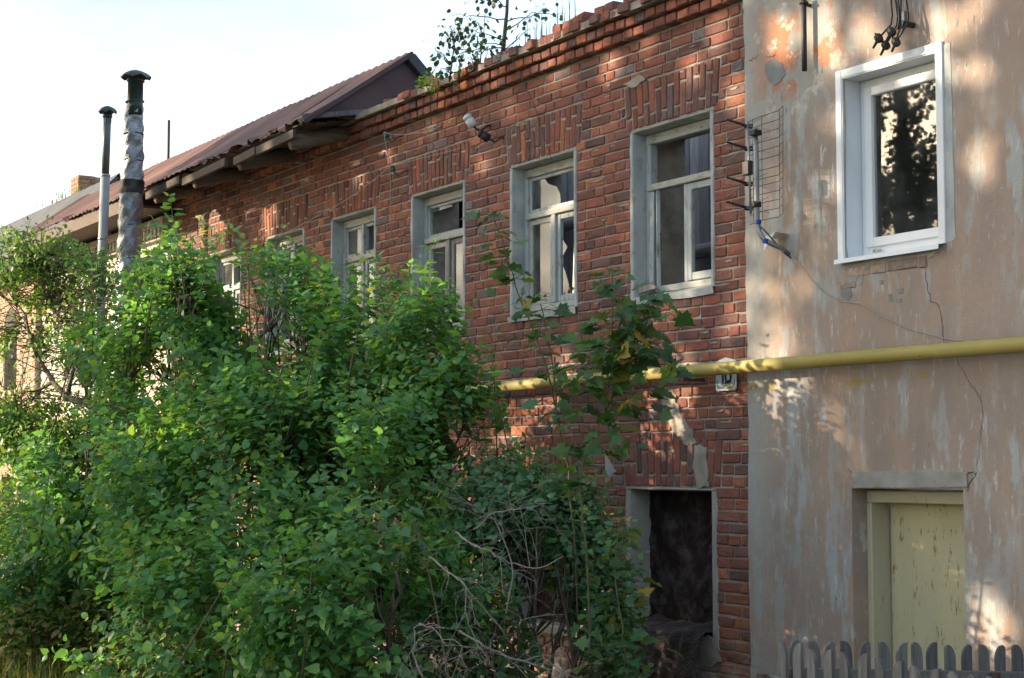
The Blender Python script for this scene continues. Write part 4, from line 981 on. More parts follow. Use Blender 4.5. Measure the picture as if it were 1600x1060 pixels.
foot = pb + ax * (.0 - pb[2])
MB().tube([foot, pt - ax*.02], .085, 16).build('pipe', mFlue, f1, True)
MB().lathe([(.085, -.42), (.087, -.30), (.087, -.03), (.10, -.028), (.10, .0), (.08, .0)], pt, 20).build('top_pipe', mGreenPipe, f1, True)
def wrap(z0, z1, r0, r1, seed):
    m = MB(); rg = random.Random(seed); n_ = 22; N_ = int((z1 - z0)/.028)
    for i in range(N_ + 1):
        z = z0 + (z1-z0)*i/N_; c = pb + ax*(z - pb[2]); r_ = r0 + (r1-r0)*i/N_
        band = .010*abs(math.sin(z*math.pi/.21 + .6*math.sin(z*5))) ** .5
        for k in range(n_):
            t = 2*math.pi*k/n_; w_ = .008*math.sin(3*t + z*21) + .006*math.sin(5*t - z*37) + rg.uniform(-.0022, .0022)
            m.v.append((c[0]+(r_+band+w_)*math.cos(t), c[1]+(r_+band+w_)*math.sin(t), z))
    m.f = [(i*n_+k, i*n_+(k+1) % n_, (i+1)*n_+(k+1) % n_, (i+1)*n_+k) for i in range(N_) for k in range(n_)]; return m
zb_ = float(W(203, 296, yf)[2])
wrap(zb_ + .08, pt[2]-.30, .122, .088, 1).build('foil_wrap', mFoil, f1, True)
wrap(.6, zb_ - .05, .135, .122, 2).build('foil_wrap', mFoil, f1, True)
m = MB()
for z in (zb_+.32, zb_+.62, zb_+.98, zb_+1.24, zb_-.42, zb_-.8): m.lathe([(.10, -.006), (.128 - .02*max(0, z-zb_), -.006), (.128 - .02*max(0, z-zb_), .006), (.10, .006)], pb + ax*(z - pb[2]) + [0, 0, U(-.01, .01)], 16, (U(-.12, .12), U(-.12, .12), 1))
m.build('tie_wire', mIron, f1, True, 'stuff')
wrap(zb_ - .06, zb_ + .09, .127, .127, 3).build('black_band', mBlack, f1, True)
flue_cap(f1, pt, .135, mGreenPipe)
pt2 = W(168, 178, yf); pb2 = W(160, 400, yf); ax2 = (pt2 - pb2) / (pt2[2] - pb2[2]); foot2 = pb2 - ax2*pb2[2]
f2 = thing('slim_flue', 'slim bare steel flue pipe with a small dark rain cap', 'flue', tuple(foot2))
zj = float(W(164, 275, yf)[2]); cj = pb2 + ax2*(zj-pb2[2])
MB().tube([cj, pt2], .046, 14).build('top_pipe', mGreenPipe if False else mFlue, f2, True)
MB().tube([foot2, cj], .056, 14).build('pipe', m_simple('grey_painted_flue', (.25, .28, .30), .6, .2, 6, .15, .1), f2, True)
m = MB()
for z in (zj, zj - .75, zj - 1.5): m.lathe([(.057, -.015), (.062, 0), (.057, .015)], pb2 + ax2*(z-pb2[2]), 14)
m.build('joint_ring', mSteel, f2, True, kind='stuff')
MB().lathe([(.048, -.05), (.058, -.045), (.058, .0), (.04, .0)], pt2, 14).build('collar', mGreenPipe, f2, True)
flue_cap(f2, pt2, .085, mGreenPipe)
p, q = AT(264, 188, 26.5), AT(262, 300, 26.5); m = MB(); m.tube([q, p], .022, 7)
tag(m.build('mast', mIron, None, True), 'thin bare mast standing up behind the rusty roof ridge', 'mast')

# ------------------------------------------------------------------ picket fences
def picket_fence(name, label, A, B, n, top, bend, foot_z, rails, flip, hvar, gapjit=.004, wide=.060):
    A, B = np.array(A, float), np.array(B, float); t = thing(name, label, 'fence', tuple((A+B)/2 * [1, 1, 0] + [0, 0, foot_z]))
    d = (B - A); Ln = np.linalg.norm(d); d = d / Ln; nrm = np.array([-d[1], d[0], 0]); yaw = math.atan2(d[1], d[0]); base = base_of(t)
    shapes = []
    for v in range(4):
        m = MB(); h = 1.0; w = wide; side = 1 if v % 2 else -1; cut = []
        for k in range(7):
            a = math.pi/2 * k/6; cut.append((side*(w/2 - w*(1-math.cos(a))*.78), h - .075 + .075*math.sin(a)))
        pol = [(-side*w/2, 0), (side*w/2, 0)] + cut + [(-side*w/2, h - .012*(v > 1))]
        if side < 0: pol = pol[::-1]
        m.prism(pol, -.0095, .0095); me = bpy.data.meshes.new('picket'); me.from_pydata(m.v, [], m.f); me.materials.append(mPicket); shapes.append(me)
    for i in range(n):
        u_ = (i + .5) / n; p = A + d * Ln * u_ + d * U(-gapjit, gapjit) + nrm * .016; zt = top + bend * u_ + U(-hvar, hvar); z0 = foot_z + .04
        o = link(bpy.data.objects.new('picket', shapes[(i + flip) % 2 + 2 * rnd.randrange(2)]), t)
        o.location = tuple(np.array([p[0], p[1], z0]) - base); o.scale = (U(.94, 1.05), 1, zt - z0); o.rotation_euler = (0, U(-.012, .012), yaw + U(-.03, .03))
    for zr_ in rails:
        m = MB(); m.beam(A + [0, 0, zr_ + top - A[2]] - nrm*.018, B + [0, 0, zr_ + top + bend - B[2]] - nrm*.018, .035, .07); m.build('rail', mRail, t)
    return t, d, nrm
t, d, nn = picket_fence('picket_fence', 'grey wooden picket fence running out from the plastered wall beside the door', (-6.84, -1.53, 0), (-6.50, -.07, 0), 15, 1.145, -.075, 0.02, (-.17, -.75), 0, .006)
for u_ in (.02, .78):
    P = np.array([-6.84, -1.53, 0]) + d*1.50*u_ - nn*.055; MB().tube([(P[0], P[1], -.2), (P[0], P[1], 1.0 - .07*u_)], .028, 10).build('post', mRust, t, True)
t, d, nn = picket_fence('picket_fence', 'grey wooden picket fence along the street, nearer than the one meeting the wall', (-6.87, -1.60, 0), (-3.2, -1.66, 0), 31, 1.14, -.05, 0.02, (-.20, -.75), 1, .012, .006)
for u_ in (.0, .5, .99):
    P = np.array([-6.87, -1.60, 0]) + d*3.67*u_ - nn*.07; MB().tube([(P[0], P[1], -.2), (P[0], P[1], .98)], .028, 10).build('post', mRust, t, True)

# ------------------------------------------------------------------ plants
def unit(a): return a / (np.linalg.norm(a, axis=-1, keepdims=True) + 1e-9)
HEART = (np.array([(0,0,0),(.36,0,.035),(.70,0,.03),(1,0,-.05),(-.05,.25,.03),(.24,.40,.085),(.64,.255,.06),(-.05,-.25,.03),(.24,-.40,.085),(.64,-.255,.06)]),
         np.array([(0,1,5),(0,5,4),(1,2,6),(1,6,5),(2,3,6),(0,8,1),(0,7,8),(1,9,2),(1,8,9),(2,9,3)]))
OVAL = (np.array([(0,0,0),(.45,0,.02),(1,0,-.06),(.22,.22,.05),(.62,.24,.05),(.22,-.22,.05),(.62,-.24,.05)]),
        np.array([(0,1,3),(1,4,3),(1,2,4),(0,5,1),(1,5,6),(1,6,2)]))
def _maple():
    out = [(0,.0)]; pol = [(-.12,.10),(-.16,.38),(.05,.30),(.16,.62),(.36,.42),(.42,.50),(.52,.26),(.62,.30),(.74,.13),(1.0,.0)]
    V = [(.22,0,-.01),(0,0,0)] + [(x,y,.16*abs(y)-.14*x*x+.05*math.sin(9*x+5*y)) for x, y in pol] + [(x,-y,.16*abs(y)-.14*x*x+.05*math.sin(8*x-6*y)) for x, y in pol[-2::-1]]
    n = len(V) - 1; T = [(0, 1+i, 1+(i+1) % n) for i in range(n)]
    return np.array(V) * [1,1,1], np.array(T)
MAPLE = _maple(); MAPLE = (MAPLE[0], MAPLE[1][:, [0, 2, 1]])
QUAD = (np.array([(0,0,0),(.5,.36,.06),(1,0,-.04),(.5,-.36,.06)]), np.array([(0,2,1),(0,3,2)]))
def leaf_frames(P, A, Nn, S):
    A = unit(A); Nn = unit(Nn - (Nn*A).sum(1, keepdims=True)*A); B = np.cross(Nn, A); return P, A, B, Nn, S
def leaves_mesh(name, tmpl, fr, mat, base):
    P, A, B, N_, S = fr; V, T = tmpl; n = len(P); k = len(V)
    curl = npr.uniform(.3, 2.2, (n, 1, 1))
    co = P[:, None, :] - base + S[:, None, None] * (V[None, :, 0:1]*A[:, None, :] + V[None, :, 1:2]*B[:, None, :] + curl*V[None, :, 2:3]*N_[:, None, :])
    return np_mesh(name, co.reshape(-1, 3), (T[None] + np.arange(n)[:, None, None]*k).reshape(-1, 3), mat, True)
_leafm = {}
def put_leaves(root, fr, tmpl, mat, nparts, part_name='leaf', stuff_name='foliage'):
    """the nparts leaves that show largest become parts, the rest one stuff part"""
    P, A, B, N_, S = fr; base = base_of(root); q = P - CAM; Z = q @ VIEW
    px = 800 + FPX*(q @ RIGHT)/Z; py = 530 - FPX*(q @ UP)/Z
    sc_ = np.where((px > 5) & (px < 1595) & (py > 5) & (py < 1055), S/Z, 0)
    top = np.argsort(-sc_)[:nparts]; top = top[sc_[top] > 0]; rest = np.setdiff1d(np.arange(len(P)), top)
    key = (id(tmpl[0]), mat.name)
    if key not in _leafm:
        _leafm[key] = []
        for c in (.5, 1.2, 2.0):
            V = tmpl[0] * [1, 1, c]; _leafm[key].append(np_mesh(part_name, V, tmpl[1], mat, True))
    for i in top:
        o = link(bpy.data.objects.new(part_name, _leafm[key][int(i) % 3]), root); p = P[i] - base; s = S[i]
        o.matrix_local = Matrix(((A[i][0]*s, B[i][0]*s, N_[i][0]*s, p[0]), (A[i][1]*s, B[i][1]*s, N_[i][1]*s, p[1]), (A[i][2]*s, B[i][2]*s, N_[i][2]*s, p[2]), (0,0,0,1)))
    if len(rest):
        me = leaves_mesh(stuff_name, tmpl, tuple(a[rest] for a in (P, A, B, N_, S)), mat, base)
        o = link(bpy.data.objects.new(stuff_name, me), root); o['kind'] = 'stuff'
def clump(P, f, seed): 
    s = np.zeros(len(P)); rg = np.random.default_rng(seed)
    for k in range(7):
        d = unit(rg.normal(size=3)) * f * rg.uniform(.6, 1.7); s += np.sin(P @ d + rg.uniform(0, 6.28))
    return s / 2.6
def shoots(ells, dens, seed, ln=(.25, .55), shell=.34, upw=.8, cut=-.45, freq=4.5):
    rg = np.random.default_rng(seed); PP, DD = [], []
    for c, r in ells:
        c, r = np.array(c), np.array(r); ar = 4*math.pi*((r[0]*r[1])**1.6/3 + (r[0]*r[2])**1.6/3 + (r[1]*r[2])**1.6/3)**(1/1.6)
        n = int(ar * dens); u_ = unit(rg.normal(size=(n, 3))); rad = np.where(rg.random(n) < .72, rg.uniform(1-shell, 1.0, n), rg.uniform(.25, 1, n)**.6)
        rad = rad * (1 + .10*clump(u_*r + c, 3.0, seed + 5))
        loc = u_ * r * rad[:, None]
        off = RIGHT[None]*loc[:, 0:1] + np.array([[_vh[0], _vh[1], 0]])*loc[:, 1:2] + np.array([[0, 0, 1.0]])*loc[:, 2:3]
        p = c + off; outw = unit(off)
        d = unit(outw*.75 + np.array([0, 0, upw]) + rg.normal(size=(n, 3))*.38); PP.append(p); DD.append(d)
    P, D = np.concatenate(PP), np.concatenate(DD); k = (clump(P, freq, seed) > cut) & (P[:, 2] > .15)
    P, D = P[k], D[k]; Ls = rg.uniform(*ln, len(P)); return P - D*Ls[:, None]*.8, D, Ls
def leaf_shoots(P, D, Ls, per, size, seed, opposite=True, droop=.25, upn=.5):
    rg = np.random.default_rng(seed); n = len(P); fp, fa, fn, fs = [], [], [], []
    X = unit(np.cross(D, np.where(np.abs(D[:, 2:3]) < .9, [[0, 0, 1.0]], [[1.0, 0, 0]]))); Y = np.cross(D, X); ph0 = rg.uniform(0, 6.28, n)
    for k in range(per):
        t = (k + 1.0) / per
        for s_ in ((0, 1) if opposite else (0,)):
            a = ph0 + k*(math.pi/2 if opposite else 2.4) + s_*math.pi + rg.normal(size=n)*.3
            side = X*np.cos(a)[:, None] + Y*np.sin(a)[:, None]
            tilt = rg.uniform(.15, .75, n)[:, None] + .5*(t > .9)
            ax_ = unit(side + D*tilt - np.array([[0, 0, 1.0]])*droop*rg.uniform(0, 2, n)[:, None])
            p = P + D*(Ls*t)[:, None] + side*.018
            nr = unit(D + np.array([[0, 0, upn]]) + rg.normal(size=(n, 3))*.35)
            fp.append(p); fa.append(ax_); fn.append(nr); fs.append(rg.uniform(size[0], size[1], n)*(1 - .35*(t > .92)))
    return leaf_frames(np.concatenate(fp), np.concatenate(fa), np.concatenate(fn), np.concatenate(fs))
def smooth(pts, k=4):
    p = [np.asarray(q, float) for q in pts]; out = []
    for i in range(len(p)-1):
        a, b_, c, d = p[max(i-1, 0)], p[i], p[i+1], p[min(i+2, len(p)-1)]
        for j in range(k):
            t = j/k; out.append(.5*((2*b_) + (c-a)*t + (2*a-5*b_+4*c-d)*t*t + (3*b_-a-3*c+d)*t**3) + npr.normal(size=3)*.004)
    return out + [p[-1]]
def curve_pts(a, c, bend, n=6, wob=.02):
    a, c = np.array(a, float), np.array(c, float); m = (a+c)/2 + np.array(bend); out = []
    for i in range(n + 1):
        t = i/n; out.append((1-t)**2*a + 2*t*(1-t)*m + t*t*c + npr.uniform(-wob, wob, 3)*(0 < i < n))
    return out
def woody(root, base, ells, P, mat, nst, ntw, r0=.022, seed=1):
    """stems from the base into the crown, and twigs from the stems to some of the shoots"""
    rg = random.Random(seed); nodes = []
    st = 0
    for i in range(nst):
        c, r = ells[i % len(ells)]; c = np.array(c); tgt = c + np.array([rg.uniform(-.6, .6)*r[0], rg.uniform(-.6, .6)*r[1], rg.uniform(.1, .8)*r[2]])
        bs = np.array(base) + [rg.uniform(-.3, .3), rg.uniform(-.25, .25), 0]
        if abs(tgt[0]-bs[0]) > 1.5: bs[0] += (tgt[0]-bs[0])*.75; bs[1] += (tgt[1]-bs[1])*.75
        bs[2] = gz(bs[0], bs[1]) - .05; pts = curve_pts(bs, tgt, (rg.uniform(-.25, .25), rg.uniform(-.2, .2), .3), 9, .03)
        MB().tube(pts, list(np.linspace(r0*rg.uniform(.8, 1.2), .006, 10)), 6).build('stem', mat, root, True); nodes += pts[3:]
    m = MB(); nodes = np.array(nodes); pick = np.random.default_rng(seed).choice(len(P), min(ntw, len(P)), replace=False)
    for i in pick:
        dd = np.linalg.norm(nodes - P[i] + [0, 0, .25], axis=1); j = int(np.argmin(dd))
        if dd[j] < 1.6: m.tube(curve_pts(nodes[j], P[i], (0, 0, -.05), 3, .02), [.007, .006, .005, .0035], 4, False)
    if m.v: m.build('twig', mat, root, True, 'stuff')
def E3(px, py, Z, rx, rz, rd): return (tuple(AT(px, py, Z)), (rx, rd, rz))

# trees across the road: they shade the facades and stand in the window's reflection
LIT = []                                                       # places on the facade where the crowns have a gap: px, py, radius (m)
for px, py, r in ((300,300,.5),(340,330,.28),(385,300,.25),(420,340,.22),(250,420,1.2),(120,480,1.6),(480,265,.10),(560,270,.13),(600,235,.12),(590,178,.10),
                  (665,200,.10),(700,60,.2),(850,300,.16),(830,335,.10),(760,250,.09),(870,110,.12),(905,60,.12),(950,100,.13),(1010,60,.1),(1080,110,.12),(1150,150,.14),(1120,60,.12),
                  (880,600,.24),(840,655,.2),(930,660,.16),(1030,640,.28),(1020,690,.26),(1060,600,.18),(1040,745,.16),(740,800,.2),(790,690,.22),(1130,620,.10),(975,790,.12),
                  (1290,40,.16),(1310,95,.10),(1230,60,.14),(1365,50,.13),(1470,30,.10),(1500,42,.11),(1535,15,.12),(1480,75,.08),(1540,110,.12),(1500,110,.07),(1550,165,.08),(1545,250,.12),(1400,92,.12),
                  (1325,180,.08),(1480,440,.05),
                  (1545,965,.16),(1560,990,.14),(1415,960,.12),(1420,880,.07),(1275,845,.10),(1265,985,.11),(1320,980,.08),(1215,980,.1),
                  ):
    p = W(px, py); LIT.append((p[0], p[2], r * 1.3))
LIT += [(-13.2, 1.2, .35), (-14.5, 2.0, .4), (-15.8, 1.0, .6), (-17, 2.2, .6), (-12.2, .5, .25), (-16.2, 3.0, .35), (-13.6, 2.4, .22), (-18.5, 1.2, .9), (-15.0, .2, .4)]
for px, py, Z, r in ((60,450,15.4,.6),(100,600,15,.8),(40,780,14.2,1.0),(150,860,13.4,.8),(60,930,13.3,1.0),(130,760,13.2,.5),(260,830,11.9,.3),(330,640,12.5,.3),(200,700,12.6,.35),(300,420,13.2,.3),(590,540,11.9,.14),(700,590,11.2,.14),(640,430,11.7,.10),(100,1020,12.6,.9),(230,980,11.8,.5),(20,1040,13,.9),(180,900,12.6,.5),(60,980,13,.6)):
    p = AT(px, py, Z); q = p - SUN * (p[1] / SUN[1]); (LIT.append((q[0], q[2], r)) if q[0] < -9.6 else None)
LIT = np.array(LIT)
def sun_gap(P, spots=None):
    S_ = LIT if spots is None else spots
    t = P[:, 1] / SUN[1]; q = P - SUN[None]*t[:, None]; out = np.ones(len(P), bool)
    for x_, z_, r_ in S_: out &= ((q[:, 0]-x_)/r_)**2 + ((q[:, 2]-z_)/r_)**2 > 1.0
    return out
# small holes in the near foliage through which low sun reaches the bricks
FLECK = []
for k in range(95):
    px, py = [(U(760, 960), U(625, 790)), (U(985, 1110), U(600, 765)), (U(1000, 1080), U(600, 720))][k % 3]
    p = W(px, py); FLECK.append((p[0], p[2], U(.030, .085)))
FLECK += [(W(870, 600)[0], W(870, 600)[2], .22), (W(810, 605)[0], W(810, 605)[2], .10)]

# big lilac in front of the brick house
lil = [E3(360,545,13.2,1.05,.95,.85), E3(255,590,14.0,.85,.82,.85), E3(430,470,12.9,.55,.42,.5), E3(330,470,13.3,.6,.5,.5), E3(390,560,12.8,.5,.5,.5), E3(120,760,13.6,.6,.6,.6), E3(90,900,13.0,.9,.6,.7), E3(270,440,13.8,.4,.3,.4), E3(510,600,12.4,.70,.92,.75), E3(655,560,11.7,.34,.60,.45), E3(700,650,11.3,.36,.50,.45),
       E3(420,770,11.7,1.45,.95,.85), E3(600,790,10.9,.62,.80,.65), E3(560,960,9.7,.85,.65,.6), E3(360,960,10.6,1.1,.75,.75), E3(200,790,12.6,.75,.85,.75)]
bs = AT(430, 1000, 11.3)
lilac = thing('lilac_bush', 'huge dense lilac bush with heart-shaped leaves hiding most of the brick house', 'bush', (float(bs[0]), float(bs[1]), gz(bs[0], bs[1])))
P, D, Ls = shoots(lil, 62, 21, (.25, .5), cut=-.38); fr = leaf_shoots(P, D, Ls, 7, (.034, .090), 22); k_ = sun_gap(fr[0], FLECK); fr = tuple(a[k_] for a in fr); put_leaves(lilac, fr, HEART, mLilac, 300)
woody(lilac, bs, lil, P, mBark, 22, 900, .022, 3)
# a few upright young shoots above the outline
rg = np.random.default_rng(5)
tips = [(360,352,13.1),(345,372,13.2),(375,368,13.0),(500,408,12.3),(540,412,12.2),(588,400,11.9),(578,425,11.9),(640,412,11.7),(655,405,11.6),(670,425,11.6),(735,470,11.3),(740,560,11.2),(760,545,11.2),(640,455,11.5),(700,470,11.5),(180,425,14),(205,420,14),(255,415,13.8),(300,378,13.5),(425,385,12.9),(450,390,12.8)]
Pt = np.array([AT(*t) for t in tips]); sel = rg.choice(len(P), 150, replace=False); sel = sel[D[sel, 2] > .55]; Pt = np.concatenate([Pt, P[sel] + D[sel]*Ls[sel, None] + [0, 0, .28]]); tips = list(range(len(Pt))); Dt = unit(np.array([[0, 0, 1.0]]) + rg.normal(size=(len(tips), 3))*.22); Lt = rg.uniform(.45, .75, len(tips))
P0 = Pt - Dt*Lt[:, None]; fr = leaf_shoots(P0, Dt, Lt, 9, (.05, .095), 23); 
me = leaves_mesh('foliage', HEART, fr, mLilac, base_of(lilac)); o = link(bpy.data.objects.new('foliage', me), lilac); o['kind'] = 'stuff'
m = MB()
for a, d_, l_ in zip(P0, Dt, Lt): m.tube([a - d_*.4, a, a + d_*l_], [.007, .005, .002], 5)
m.build('twig', mBarkGreen, lilac, True, 'stuff')

# shrub before the blocked windows
shr = [E3(850,850,10.6,.42,.42,.4), E3(905,900,10.3,.34,.50,.36), E3(820,985,9.9,.50,.42,.4), E3(930,1000,10.2,.30,.42,.32), E3(720,1010,9.8,.5,.36,.4), E3(775,760,11.0,.30,.28,.3), E3(800,800,10.7,.45,.36,.4), E3(875,790,10.5,.30,.26,.3)]
bs = AT(850, 1055, 10.2)
shrub = thing('shrub', 'blue-green oval-leaved shrub growing in front of the blocked ground-floor windows', 'shrub', (float(bs[0]), float(bs[1]), 0.0))
P, D, Ls = shoots(shr, 85, 31, (.2, .42), cut=-.35); fr = leaf_shoots(P, D, Ls, 5, (.036, .076), 32, True, .35); k_ = sun_gap(fr[0], FLECK); fr = tuple(a[k_] for a in fr); put_leaves(shrub, fr, HEART, mShrubLeaf, 200)
woody(shrub, bs, shr, P, mBark, 10, 220, .016, 5)

# young elm at the edge of the photograph
elm_low = [E3(60,800,14.2,.95,.48,.7), E3(30,890,13.6,1.0,.48,.7), E3(150,870,13.4,.8,.45,.6), E3(60,960,13.0,.9,.35,.6), E3(215,900,12.8,.6,.5,.5), E3(120,720,14.4,.6,.3,.5)]
elm_low += [E3(20,640,14.9,.5,.25,.5), E3(60,690,14.6,.5,.25,.5)]
elm = [E3(30,420,15.8,.62,.42,.6), E3(110,455,15.4,.50,.36,.5), E3(55,540,15.2,.75,.34,.6), E3(20,640,14.9,.62,.42,.6), E3(110,690,14.6,.75,.36,.6), E3(170,560,14.8,.45,.42,.5), E3(95,400,15.4,.40,.25,.4), E3(35,385,15.6,.35,.22,.4), E3(130,420,15.2,.35,.22,.4)]
bs = AT(230, 960, 13.4)
tr_ = thing('elm_tree', 'young elm with a dark leaning limb and small sunlit leaves before the white house', 'tree', (float(bs[0]), float(bs[1]), gz(bs[0], bs[1])))
P, D, Ls = shoots(elm, 46, 41, (.25, .5), upw=.25, cut=-.12, freq=5.0); fr = leaf_shoots(P, D, Ls, 11, (.034, .066), 42, False, .3, .9); put_leaves(tr_, fr, OVAL, mElm, 0)
P2, D2, L2 = shoots(elm_low, 85, 44, (.25, .5), upw=.4, cut=-.5); put_leaves(tr_, leaf_shoots(P2, D2, L2, 10, (.036, .07), 45, False, .3, .9), OVAL, mElm, 0)
trunk = [np.array([bs[0], bs[1], 0.0]), AT(250,760,13.6), AT(242,674,13.8), AT(190,648,14.0), AT(140,632,14.3), AT(105,622,14.5), AT(85,600,14.7), AT(60,560,15.0), AT(40,500,15.3)]
MB().tube(trunk, [.07,.065,.05,.042,.035,.028,.024,.018,.01], 8).build('trunk', mBark, tr_, True)
for a, c in (((140,632,14.3),(75,470,15.4)), ((190,648,14),(110,780,14.1)), ((125,715,14.3),(40,705,14.7)), ((85,600,14.7),(20,640,14.9)), ((105,622,14.5),(150,480,14.9)), ((60,560,15),(10,440,15.7)), ((120,722,14.2),(30,860,13.8))):
    MB().tube(curve_pts(AT(*a), AT(*c), (0, 0, .12), 6, .03), [.020,.017,.014,.011,.008,.006,.004], 6).build('limb', mBark, tr_, True)
limbpts = []
for a, c in (((140,632,14.3),(75,470,15.4)), ((190,648,14),(110,780,14.1)), ((125,715,14.3),(40,705,14.7)), ((85,600,14.7),(20,640,14.9)), ((105,622,14.5),(150,480,14.9)), ((60,560,15),(10,440,15.7)), ((120,722,14.2),(30,860,13.8))):
    limbpts += [AT(*a)*(1-t) + AT(*c)*t for t in np.linspace(.1, 1, 14)]
nodes = np.concatenate([limbpts, smooth(trunk[3:], 6), [AT(75,470,15.4), AT(110,780,14.1), AT(40,705,14.7), AT(20,640,14.9), AT(150,480,14.9), AT(10,440,15.7), AT(30,860,13.8), AT(60,420,15.5)]])
m = MB()
for i in rg.choice(len(P), min(500, len(P)), replace=False):
    j = int(np.argmin(np.linalg.norm(nodes - P[i] + rg.normal(size=3)*.15, axis=1)))
    if np.linalg.norm(nodes[j] - P[i]) > .75: continue
    m.tube(curve_pts(nodes[j], P[i] + D[i]*Ls[i], (0, 0, .04), 4, .03), [.005, .0045, .004, .003, .002], 4, False)
m.build('twig', mBark, tr_, True, 'stuff')

# maple saplings
def sapling(name, label, paths, clusters, size, seed, n_each=8, extra=None, nparts=300):
    rg = np.random.default_rng(seed); b0 = paths[0][0]; t = thing(name, label, 'sapling', (float(b0[0]), float(b0[1]), float(b0[2])))
    paths = [smooth(p) for p in paths]
    for p in paths: MB().tube(p, list(np.linspace(.0075, .0028, len(p))), 6).build('stem', mBarkGreen, t, True)
    fp, fa, fn, fs = [], [], [], []; m = MB()
    for c, n, sp in clusters:
        c = np.array(c)
        for k in range(n):
            a = rg.uniform(0, 6.28); o_ = np.array([math.cos(a), math.sin(a), 0]); st_ = c + rg.normal(size=3)*sp*[1, 1, .8]
            ax_ = unit(o_ + [0, 0, rg.uniform(-.55, .1)]); pe = st_ + ax_*rg.uniform(.04, .09); m.tube([st_, pe], .002, 3, False)
            fp.append(pe); fa.append(ax_); fn.append(unit(np.array([0, 0, 1.0]) + rg.normal(size=3)*.4 + [.1, -.45, 0])); fs.append(rg.uniform(*size))
    put_leaves(t, leaf_frames(*map(np.array, (fp, fa, fn, fs))), MAPLE, mMaple, nparts); m.build('leaf_stalk', mBarkGreen, t, False, 'stuff')
    return t
Zm = 9.6
s1 = [AT(925,1060,9.7), AT(915,850,9.6), AT(908,742,Zm), AT(940,650,Zm), AT(956,560,Zm), AT(957,430,Zm)]
s1b = [AT(940,650,Zm), AT(985,560,9.5), AT(1015,490,9.4), AT(1030,452,9.4)]
cl = [(AT(957,432,Zm),5,.03),(AT(955,470,Zm),5,.045),(AT(960,505,Zm),7,.06),(AT(950,540,Zm),16,.10),(AT(990,550,9.5),18,.10),(AT(930,560,Zm),12,.09),(AT(1010,545,9.4),12,.09),(AT(970,590,9.5),14,.09),(AT(1028,455,9.4),5,.04),(AT(1020,490,9.4),6,.05),(AT(930,625,Zm),8,.07),(AT(985,640,9.5),7,.06),(AT(925,680,Zm),7,.07),(AT(950,690,9.6),5,.05),(AT(890,570,Zm),6,.06),(AT(905,740,Zm),6,.06),(AT(880,640,9.7),5,.06),(AT(975,500,9.5),8,.08)]
sapling('maple_sapling', 'maple sapling with dense dark and yellowing leaves before the wall and pipe', [s1, s1b], [(c, int(n*1.5), s_*1.05) for c, n, s_ in cl], (.065, .125), 51)
s2 = [AT(905,1000,10.2), AT(893,770,10.1), AT(872,660,10.1), AT(858,590,10.0), AT(845,550,10.0), AT(822,490,10.0), AT(800,430,10.0), AT(785,380,10.0), AT(768,325,10.0)]
s2b = [AT(872,660,10.1), AT(862,560,10.1), AT(845,475,10.1)]
cl = [(AT(765,330,10),4,.02),(AT(772,352,10),5,.04),(AT(778,385,10),5,.05),(AT(790,412,10),4,.04),(AT(802,430,10),5,.05),(AT(815,470,10),5,.05),(AT(835,500,10),5,.06),(AT(846,470,10.1),5,.04),(AT(850,530,10.1),6,.06),(AT(842,560,10),5,.05),(AT(862,600,10),6,.06),(AT(840,520,10),4,.05),(AT(868,640,10.1),5,.05),(AT(880,700,10.1),5,.06)]
sapling('maple_sapling', 'lanky maple sapling with sparse leaves climbing past the second window', [s2, s2b], [(c, n+1, s_) for c, n, s_ in cl], (.06, .11), 52)
s3 = [AT(975,1075,9.6), AT(975,1000,9.6), AT(962,900,9.7), AT(968,815,9.8)]
cl = [(AT(968,820,9.8),4,.03),(AT(975,850,9.8),5,.05),(AT(960,880,9.7),6,.06),(AT(975,910,9.7),7,.06),(AT(965,950,9.6),9,.08),(AT(950,1000,9.6),10,.09),(AT(985,1010,9.5),9,.08),(AT(930,1040,9.6),9,.10),(AT(990,1045,9.5),8,.06)]
sapling('maple_sapling', 'low dark maple seedling at the foot of the blocked window with tarry felt', [s3], cl, (.06, .11), 53)
s4 = [AT(700,1060,9.4), AT(670,900,9.5), AT(640,790,9.6)]
cl = [(AT(615,815,9.4),4,.05),(AT(640,790,9.6),5,.08),(AT(690,780,9.7),6,.07),(AT(660,850,9.5),5,.08)]
sapling('maple_sapling', 'half-hidden maple shoot with a few yellow leaves inside the lilac', [s4], cl, (.07, .12), 54)

# dead branches
def dead_branch(label, trunk, n, seed, spread=.35):
    rg = np.random.default_rng(seed); trunk = smooth(trunk); t = thing('dead_branch', label, 'branch', tuple(map(float, trunk[0])), 'dead branches leaning in front of the bushes')
    MB().tube(trunk, list(np.linspace(.0052, .0025, len(trunk))), 6).build('stem', mDead, t, True); m = MB()
    tr = np.array(trunk); dirs = unit(np.diff(tr, axis=0))
    def tw(p, d, l, r, lev):
        q = [p]; 
        for k in range(4): d = unit(d + rg.normal(size=3)*.24 + [0, 0, -.04]); q.append(q[-1] + d*l/4)
        m.tube(q, list(np.linspace(r, r*.35, 5)), 4, False)
        if lev: 
            for k in (1, 2, 3): 
                if rg.random() < .8: tw(q[k], unit(d + rg.normal(size=3)*.8), l*.55, r*.6, lev-1)
    for i in range(n):
        u_ = rg.uniform(.1, 1)*(len(tr)-1); k = min(int(u_), len(tr)-2); p = tr[k] + (tr[k+1]-tr[k])*(u_-k)
        tw(p, unit(dirs[k]*.8 + rg.normal(size=3)*.6), rg.uniform(.6, 1.4)*spread, .0023, 2)
    m.build('twig', mDead, t, True, 'stuff'); return t
